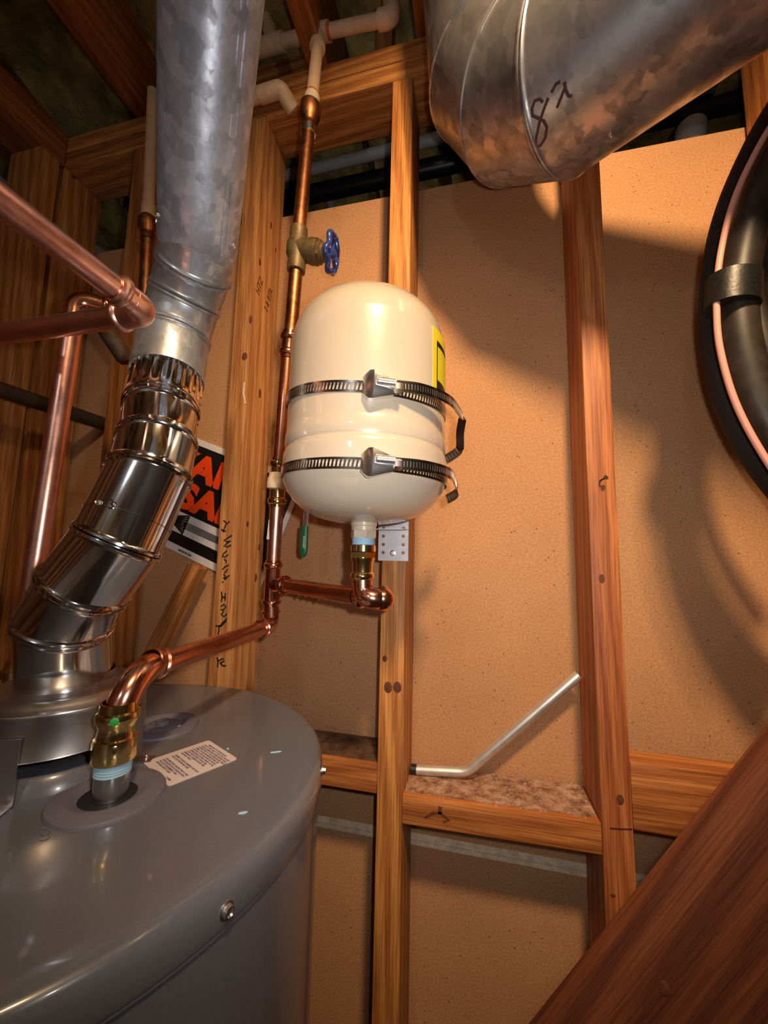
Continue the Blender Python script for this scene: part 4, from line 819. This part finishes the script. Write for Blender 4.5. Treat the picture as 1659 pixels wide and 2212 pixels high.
link('fine_print', sgtext('NO. 848616', 0.0065, -0.628, -0.206, 1, 0.0002), 'ink', sg); link('fine_print', sgtext('MADE IN USA', 0.0055, -0.560, -0.2045, 1, 0.0002), 'ink', sg)
ar = MB()
for k in range(9): ar.ribbon([SG(-0.612, -0.151+0.0005*k, YS-0.0009), SG(-0.566, -0.170+0.0048*k, YS-0.0009)], 0.0034, sn, 0.0002)
for k in range(6): ar.ribbon([SG(-0.572, -0.1585+0.0026*k, YS-0.0009), SG(-0.44, -0.1575+0.0022*k, YS-0.0009)], 0.0016, sn, 0.0002)
ar.ribbon([SG(-0.566, -0.172, YS-0.0009), SG(-0.566, -0.131, YS-0.0009)], 0.003, sn, 0.0002)
link('marker_arrow', ar, 'ink', wbx)
link('white_edge', panel(-0.726, -0.366, -0.2092, -0.1955, YS-0.0004), 'white', sg)

# ================================================================ OTHER THINGS
c0, c1, c2 = V(*(-0.1024, 0.6600, -0.3289)), V(*(-0.0160, 0.6600, -0.3220)), V(*(0.1482, 0.6600, -0.1645))
bc = thing('bent_conduit', (c1.x, c1.y, c1.z), label='bent bare aluminium tube resting on the block between two studs', category='tube')
link('tube', MB().tube(fillet([c0+V(0.007, 0, 0), c1, c2], 0.035, 10), 0.0072, 20), 'alum', bc)
link('end_cap', MB().tube([c0, c0+V(0.009, 0, 0)], 0.0077, 16), 'abs', bc, label='black plastic end cap')
# dark board in the foreground
bdv = V(-0.588, 0, -0.808); bdn = V(0.808, 0, -0.588)
a = V(0.24, 0.42, -0.155)-bdv*0.30
bo = MB().obox(a, bdv*0.93, bdn*0.235, (0, 0.019, 0), 0.0015)
t_ = link('plank', bo, 'wood_board'); link('support_post', MB().box(-0.06, 0.03, 0.4205, 0.4585, -EYE, -0.72, 0.002), 'wood_z', t_); t_['label'] = 'dark stained plank slanting across the lower right corner'; t_['category'] = 'board'
kn = MB().disc(V(0.152, 0.4197, -0.352), (0, -1, 0), 0.006, 0.004, 0.0004); link('knot', kn, 'knot', t_)
# diagonal brace behind the flue
e0, e1 = V(*(-0.6039, 0.6400, -0.1764)), V(*(-0.5212, 0.6400, -0.0045)); dv = (e1-e0).normalized(); nx = V(dv.z, 0, -dv.x)
t_ = link('diagonal_brace', MB().obox(e0-dv*0.35, dv*((e1-e0).length+0.340), nx*0.026, (0, 0.026, 0), 0.0015), 'wood_brace'); t_['label'] = 'narrow pine brace slanting up behind the shiny flue toward the sign'; t_['category'] = 'brace'
# ball valve with green lever behind the tank
bv = thing('ball_valve', (-0.277, 0.625, 0.0), label='ball valve with a green lever hanging below the left side of the tank', category='valve')
lv = MB(); LX, LY = -0.2765, 0.600
lv.tube([(LX, LY, 0.052), (LX, LY, 0.014), (LX-0.0005, LY, 0.006), (LX-0.001, LY, 0.001)], [0.0072, 0.0078, 0.0065, 0.003], 14, True, (1, 0.55), (1, 0, 0))
link('lever_sleeve', lv, 'green', bv, label='green plastic lever sleeve')
link('lever_arm', MB().obox((LX-0.0035, LY-0.001, 0.045), (0.0095, 0, 0), (0, 0.0022, 0), (0.002, 0, 0.062), 0.0006), 'steel', bv)
tx = text_mesh('600WOG', 0.0048, (LX+0.004, LY-0.0046, 0.016), (0, 0, 1), (-1, 0, 0), 0.0002, 0.0001); link('lever_print', tx, 'white', bv)
link('valve_body', MB().lathe((LX, 0.6955, 0.102), (0, -1, 0), [(0, 0.011), (0.03, 0.011), (0.032, 0.016), (0.045, 0.017), (0.055, 0.019), (0.075, 0.019), (0.080, 0.015), (0.092, 0.0145), (0.094, 0.006), (0.102, 0.006)], 28, True), 'brass', bv)
link('lever_nut', MB().hexa((LX, 0.6005, 0.102), (0, -1, 0), 0.004, 0.007), 'steel', bv)
# bent nail
p = V(*(0.1748, 0.5995, 0.1185))
t_ = link('bent_nail', MB().tube([p+V(-0.003, 0.003, -0.002), p+V(-0.0035, -0.006, -0.0015), p+V(0.001, -0.012, 0.001)], 0.0012, 10).lathe(p+V(0.001, -0.012, 0.001), V(0.4, -0.8, 0.3), [(0, 0.001), (0.0002, 0.0034), (0.001, 0.0034), (0.0013, 0.001)], 16), 'iron'); t_['label'] = 'small dark bent nail in the reddish stud'; t_['category'] = 'nail'
# pipes in the dark cavity beyond the wall
def cav(name, P, r, mat, label): t = link(name, MB().tube(P, r, 20), mat); t['label'] = label; t['category'] = 'pipe'; return t
w0, w1 = V(-0.546, 0.95, 1.108), V(-0.064, 0.95, 1.121)
cav('drain_pipe', [V(-0.95, 0.95, 1.060), V(-0.53, 0.95, 1.062), V(1.0, 0.95, 1.085)], 0.0235, 'abs', 'black drain pipe level in the dark cavity above the wall panel')
cav('white_pipe', [V(-0.95, 0.895, 1.092), w0+V(0, -0.055, -0.030), w1+V(0, -0.055, -0.03), V(1.0, 0.895, 1.13)], 0.0145, 'pvc', 'long white pipe level in the cavity above the wall panel')
cav('slanted_white_pipe', [(-0.5673, 1.0200, 1.4459), (-0.4764, 1.0200, 1.2351), (-0.4370, 1.0200, 1.1118), (-0.4081, 1.0200, 0.9949)], 0.0125, 'pvc', 'white pipe slanting down behind the long white pipe in the cavity')
cav('pale_duct', [V(0.31, 0.78, 0.20), V(0.40, 0.81, 0.70), V(0.45, 0.85, 0.92)], 0.028, 'pvc', 'pale grey pipe stub behind the upper right edge of the wall panel')
# fitting for the added fill lamp, then the main lamp's holder above the viewer
rl = thing('unseen_fill_fitting', (-0.25, -1.0, 0.72), label='plain made-up lamp fitting hanging unseen behind the viewer near the door', category='lamp')
link('fitting', MB().lathe((-0.25, -1.0, 0.70), (0, 0, 1), [(0, 0.02), (0.03, 0.03), (0.035, 0.006), (0.25, 0.006)], 24, True), 'white', rl)
lm = thing('ceiling_lamp', (0.222, -0.268, 1.0), label='round ceiling lamp holder above the viewer', category='lamp')
link('lamp_holder', MB().lathe((0.222, -0.268, 0.985), (0, 0, 1), [(0, 0.018), (0.02, 0.024), (0.05, 0.026), (0.06, 0.055), (0.075, 0.06), (0.16, 0.06)], 32, True), 'white', lm)
